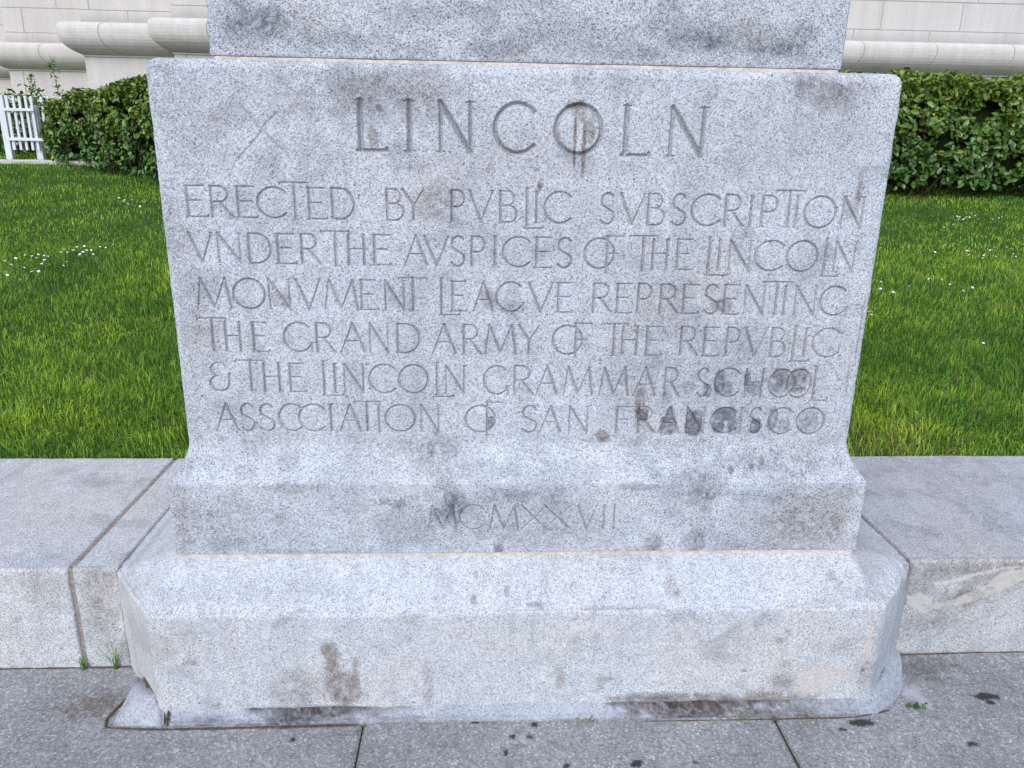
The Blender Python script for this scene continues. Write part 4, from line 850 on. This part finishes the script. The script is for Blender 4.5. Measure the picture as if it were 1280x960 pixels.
# growth behind the fence
def bush(name, cx, cy, rx, ry, h, n, size, seed, label):
    z0 = float(lawn_z(cx, cy))
    def pos(r, n):
        u = r.normal(0, 1, (n, 3)); u /= np.linalg.norm(u, axis=1)[:, None]; u[:, 2] = np.abs(u[:, 2])
        k = r.uniform(.6, 1.0, n)[:, None]*(.8+.4*fbm(u[:, 0]*2+5, u[:, 2]*2+u[:, 1]*2, 1.5, 3, seed))[:, None]
        P = u*k*np.array([rx, ry, h]); return P+np.array([cx, cy, z0])
    V, Fq, A = leaf_cloud_raw(np.random.default_rng(seed), n, pos, lambda P: P-np.array([cx, cy, z0]), size, .7, (.75, .85, .8))
    me = mesh_np('foliage', V, Fq, True, {'tone': A})
    root = empty(name, (cx, cy, z0), label, 'shrub'); wl_child(root, obj('foliage', me, M_leaf, root))
    r = np.random.default_rng(seed); Vt, Ft = [], []
    for i in range(26):
        a = np.array([cx+r.normal(0, .08), cy+r.normal(0, .06), z0]); b = a+np.array([r.normal(0, rx*.5), r.normal(0, ry*.4), h*r.uniform(.5, .85)])
        k0 = len(Vt)
        for c_, rr in ((a, .01), (b, .004)):
            for j in range(4): Vt.append(c_+np.array([rr*math.cos(j*1.57), rr*math.sin(j*1.57), 0]))
        for j in range(4): Ft.append((k0+j, k0+(j+1) % 4, k0+4+(j+1) % 4, k0+4+j))
    me = mesh_np('branches', np.array(Vt), np.array(Ft), True); wl_child(root, obj('branches', me, M_twig, root))
bush('shrub', -6.25, 9.45, .62, .4, .86, 1500, .075, 51, 'dark green shrub growing behind the white picket fence')
bush('shrub', -7.2, 9.5, .6, .4, .8, 900, .075, 52, 'dark green shrub behind the fence, at the left frame edge')
def stalk(name, x, y, h, n, seed, label):
    z0 = float(lawn_z(x, y)); r = np.random.default_rng(seed)
    V, Fq, A = leaf_cloud_raw(r, n, lambda r, n: (lambda t: np.stack([x+.03*np.sin(t*4)+r.normal(0, .07, n)*(1.1-t), y+r.normal(0, .05, n), z0+h*t], -1))(.45+.55*r.random(n)), lambda P: r.normal(0, 1, P.shape), .05, .8, (1.4, 1.3, 1.6))
    me = mesh_np('leaves', V, Fq, True, {'tone': A}); root = empty(name, (x, y, z0), label, 'weed'); wl_child(root, obj('leaves', me, M_leaf, root))
    Vt = []; Ft = []
    for i in range(12):
        t = i/11; rr = .006*(1-.7*t)
        for j in range(4): Vt.append((x+.03*math.sin(t*4)+rr*math.cos(j*1.57), y+rr*math.sin(j*1.57), z0+h*t))
    Ft = [(i*4+j, i*4+(j+1) % 4, i*4+4+(j+1) % 4, i*4+4+j) for i in range(11) for j in range(4)]
    me = mesh_np('stem', np.array(Vt), np.array(Ft), True); wl_child(root, obj('stem', me, M_twig, root))
stalk('tall_weed', -5.98, 9.25, 1.0, 75, 61, 'wispy tall weed with small pale leaves rising behind the fence, shorter one')
stalk('tall_weed', -5.72, 9.3, 1.24, 75, 62, 'wispy tall weed with small pale leaves behind the fence, tallest and nearest the hedge')

# ---------------------------------------------------------------- stone building behind
bld = empty('stone_building', (0, 13, 1.4), 'large pale limestone building with a rounded base moulding and stepped wall behind the hedges', 'building')
plan = [(-40, 15.6), (-8.45, 15.6), (-8.45, 13.28), (-5.83, 13.28), (-5.83, 10.52), (-4.33, 10.52), (-4.33, 9.92), (4.0, 9.92), (4.0, 10.52), (46, 10.52), (46, 24)]
def ring(off):
    n = len(plan); out = []
    for i, (x, y) in enumerate(plan):
        def nrm(a, b):
            dx, dy = b[0]-a[0], b[1]-a[1]; l = math.hypot(dx, dy); return (dy/l, -dx/l)
        ns = []
        if i > 0: ns.append(nrm(plan[i-1], plan[i]))
        if i < n-1: ns.append(nrm(plan[i], plan[i+1]))
        if len(ns) == 1: ox, oy = ns[0]
        else: ox, oy = ns[0][0]+ns[1][0], ns[0][1]+ns[1][1]
        out.append((x+ox*off, y+oy*off))
    return out
def sweep(name, prof, courses, jsp, jseed, heights=None):
    """sweep a wall profile [(z, offset)] along the plan; joints are cut as shallow grooves"""
    Xs, Js = [], []
    rowsV = []; jrow = []
    us = None
    # denser columns for vertical joints
    P0 = np.array(plan); seg = np.linalg.norm(np.diff(P0, axis=0), axis=1); cum = np.concatenate([[0], np.cumsum(seg)])
    zl = np.array([z for z, o_ in prof])
    r = random.Random(jseed)
    marks = []
    lev = courses
    for k in range(len(lev)-1):
        s = r.uniform(.3, jsp) ; 
        while s < cum[-1]: marks.append((s, lev[k], lev[k+1])); s += jsp*r.uniform(.85, 1.15)
    cs = set(float(c) for c in cum)
    for s, a, b in marks:
        for d in (-.011, -.006, 0, .006, .011): cs.add(s+d)
    cs |= set(np.arange(0, cum[-1], .5).tolist())
    us = np.array(sorted(c for c in cs if 0 <= c <= cum[-1]))
    segi = np.clip(np.searchsorted(cum, us, side='right')-1, 0, len(seg)-1)
    V = np.zeros((len(prof), len(us), 3)); J = np.zeros((len(prof), len(us)))
    for ri, (z, of) in enumerate(prof):
        Rg = np.array(ring(of)); t = (us-cum[segi])/seg[segi]
        V[ri, :, :2] = Rg[segi]*(1-t)[:, None]+Rg[segi+1]*t[:, None]; V[ri, :, 2] = z
        for c in lev:
            if abs(z-c) < .005: J[ri, :] = 1
    for s, a, b in marks:
        m = abs(us-s) < .0065
        for ri, (z, of) in enumerate(prof):
            if a-.001 <= z <= b+.001: J[ri, m] = 1
    # joints recess slightly
    dirn = np.zeros((len(us), 2))
    for i in range(len(us)):
        a, b = plan[segi[i]], plan[segi[i]+1]; dx, dy = b[0]-a[0], b[1]-a[1]; l = math.hypot(dx, dy); dirn[i] = (-dy/l, dx/l)
    V[:, :, :2] += dirn[None]*(.004*J)[..., None]
    me = mesh_np(name, V.reshape(-1, 3), grid_faces(len(prof), len(us)), False, {'joint': J.reshape(-1)})
    o = obj(name, me, M_ash, bld); return wl_child(bld, o)
lev = [3.36, 3.76, 4.26, 4.8, 5.4, 5.9, 6.4, 6.9, 7.4]
zz = [3.19]
for c in lev: zz += [c-.011, c-.004, c, c+.004, c+.011]
zz = sorted(set(zz))+[8.2, 14]
offp = lambda z: .010 if z < 3.36 else 0.0
sweep('wall', [(z, offp(z)) for z in zz], [3.19]+lev, 1.25, 5)
tor = [(2.7635, .0), (2.766, .045), (2.785, .085), (2.81, .128), (2.84, .167), (2.88, .205), (2.92, .229), (2.96, .245), (3.0, .253), (3.05, .256), (3.09, .254), (3.13, .243), (3.155, .228), (3.172, .205), (3.184, .17), (3.190, .12), (3.192, .01)]
sweep('moulding', tor, [2.76, 3.20], 1.05, 8)
sweep('plinth', [(1.0, .02), (2.25, .02), (2.71, .02), (2.72, .02), (2.729, .02), (2.738, .02), (2.740, .032), (2.7625, .032), (2.763, .0)], [1.0, 2.729], 1.3, 9)

for o in list(C.objects):
    if o.type == 'MESH' and o.data.users == 1: o.data.name = o.name
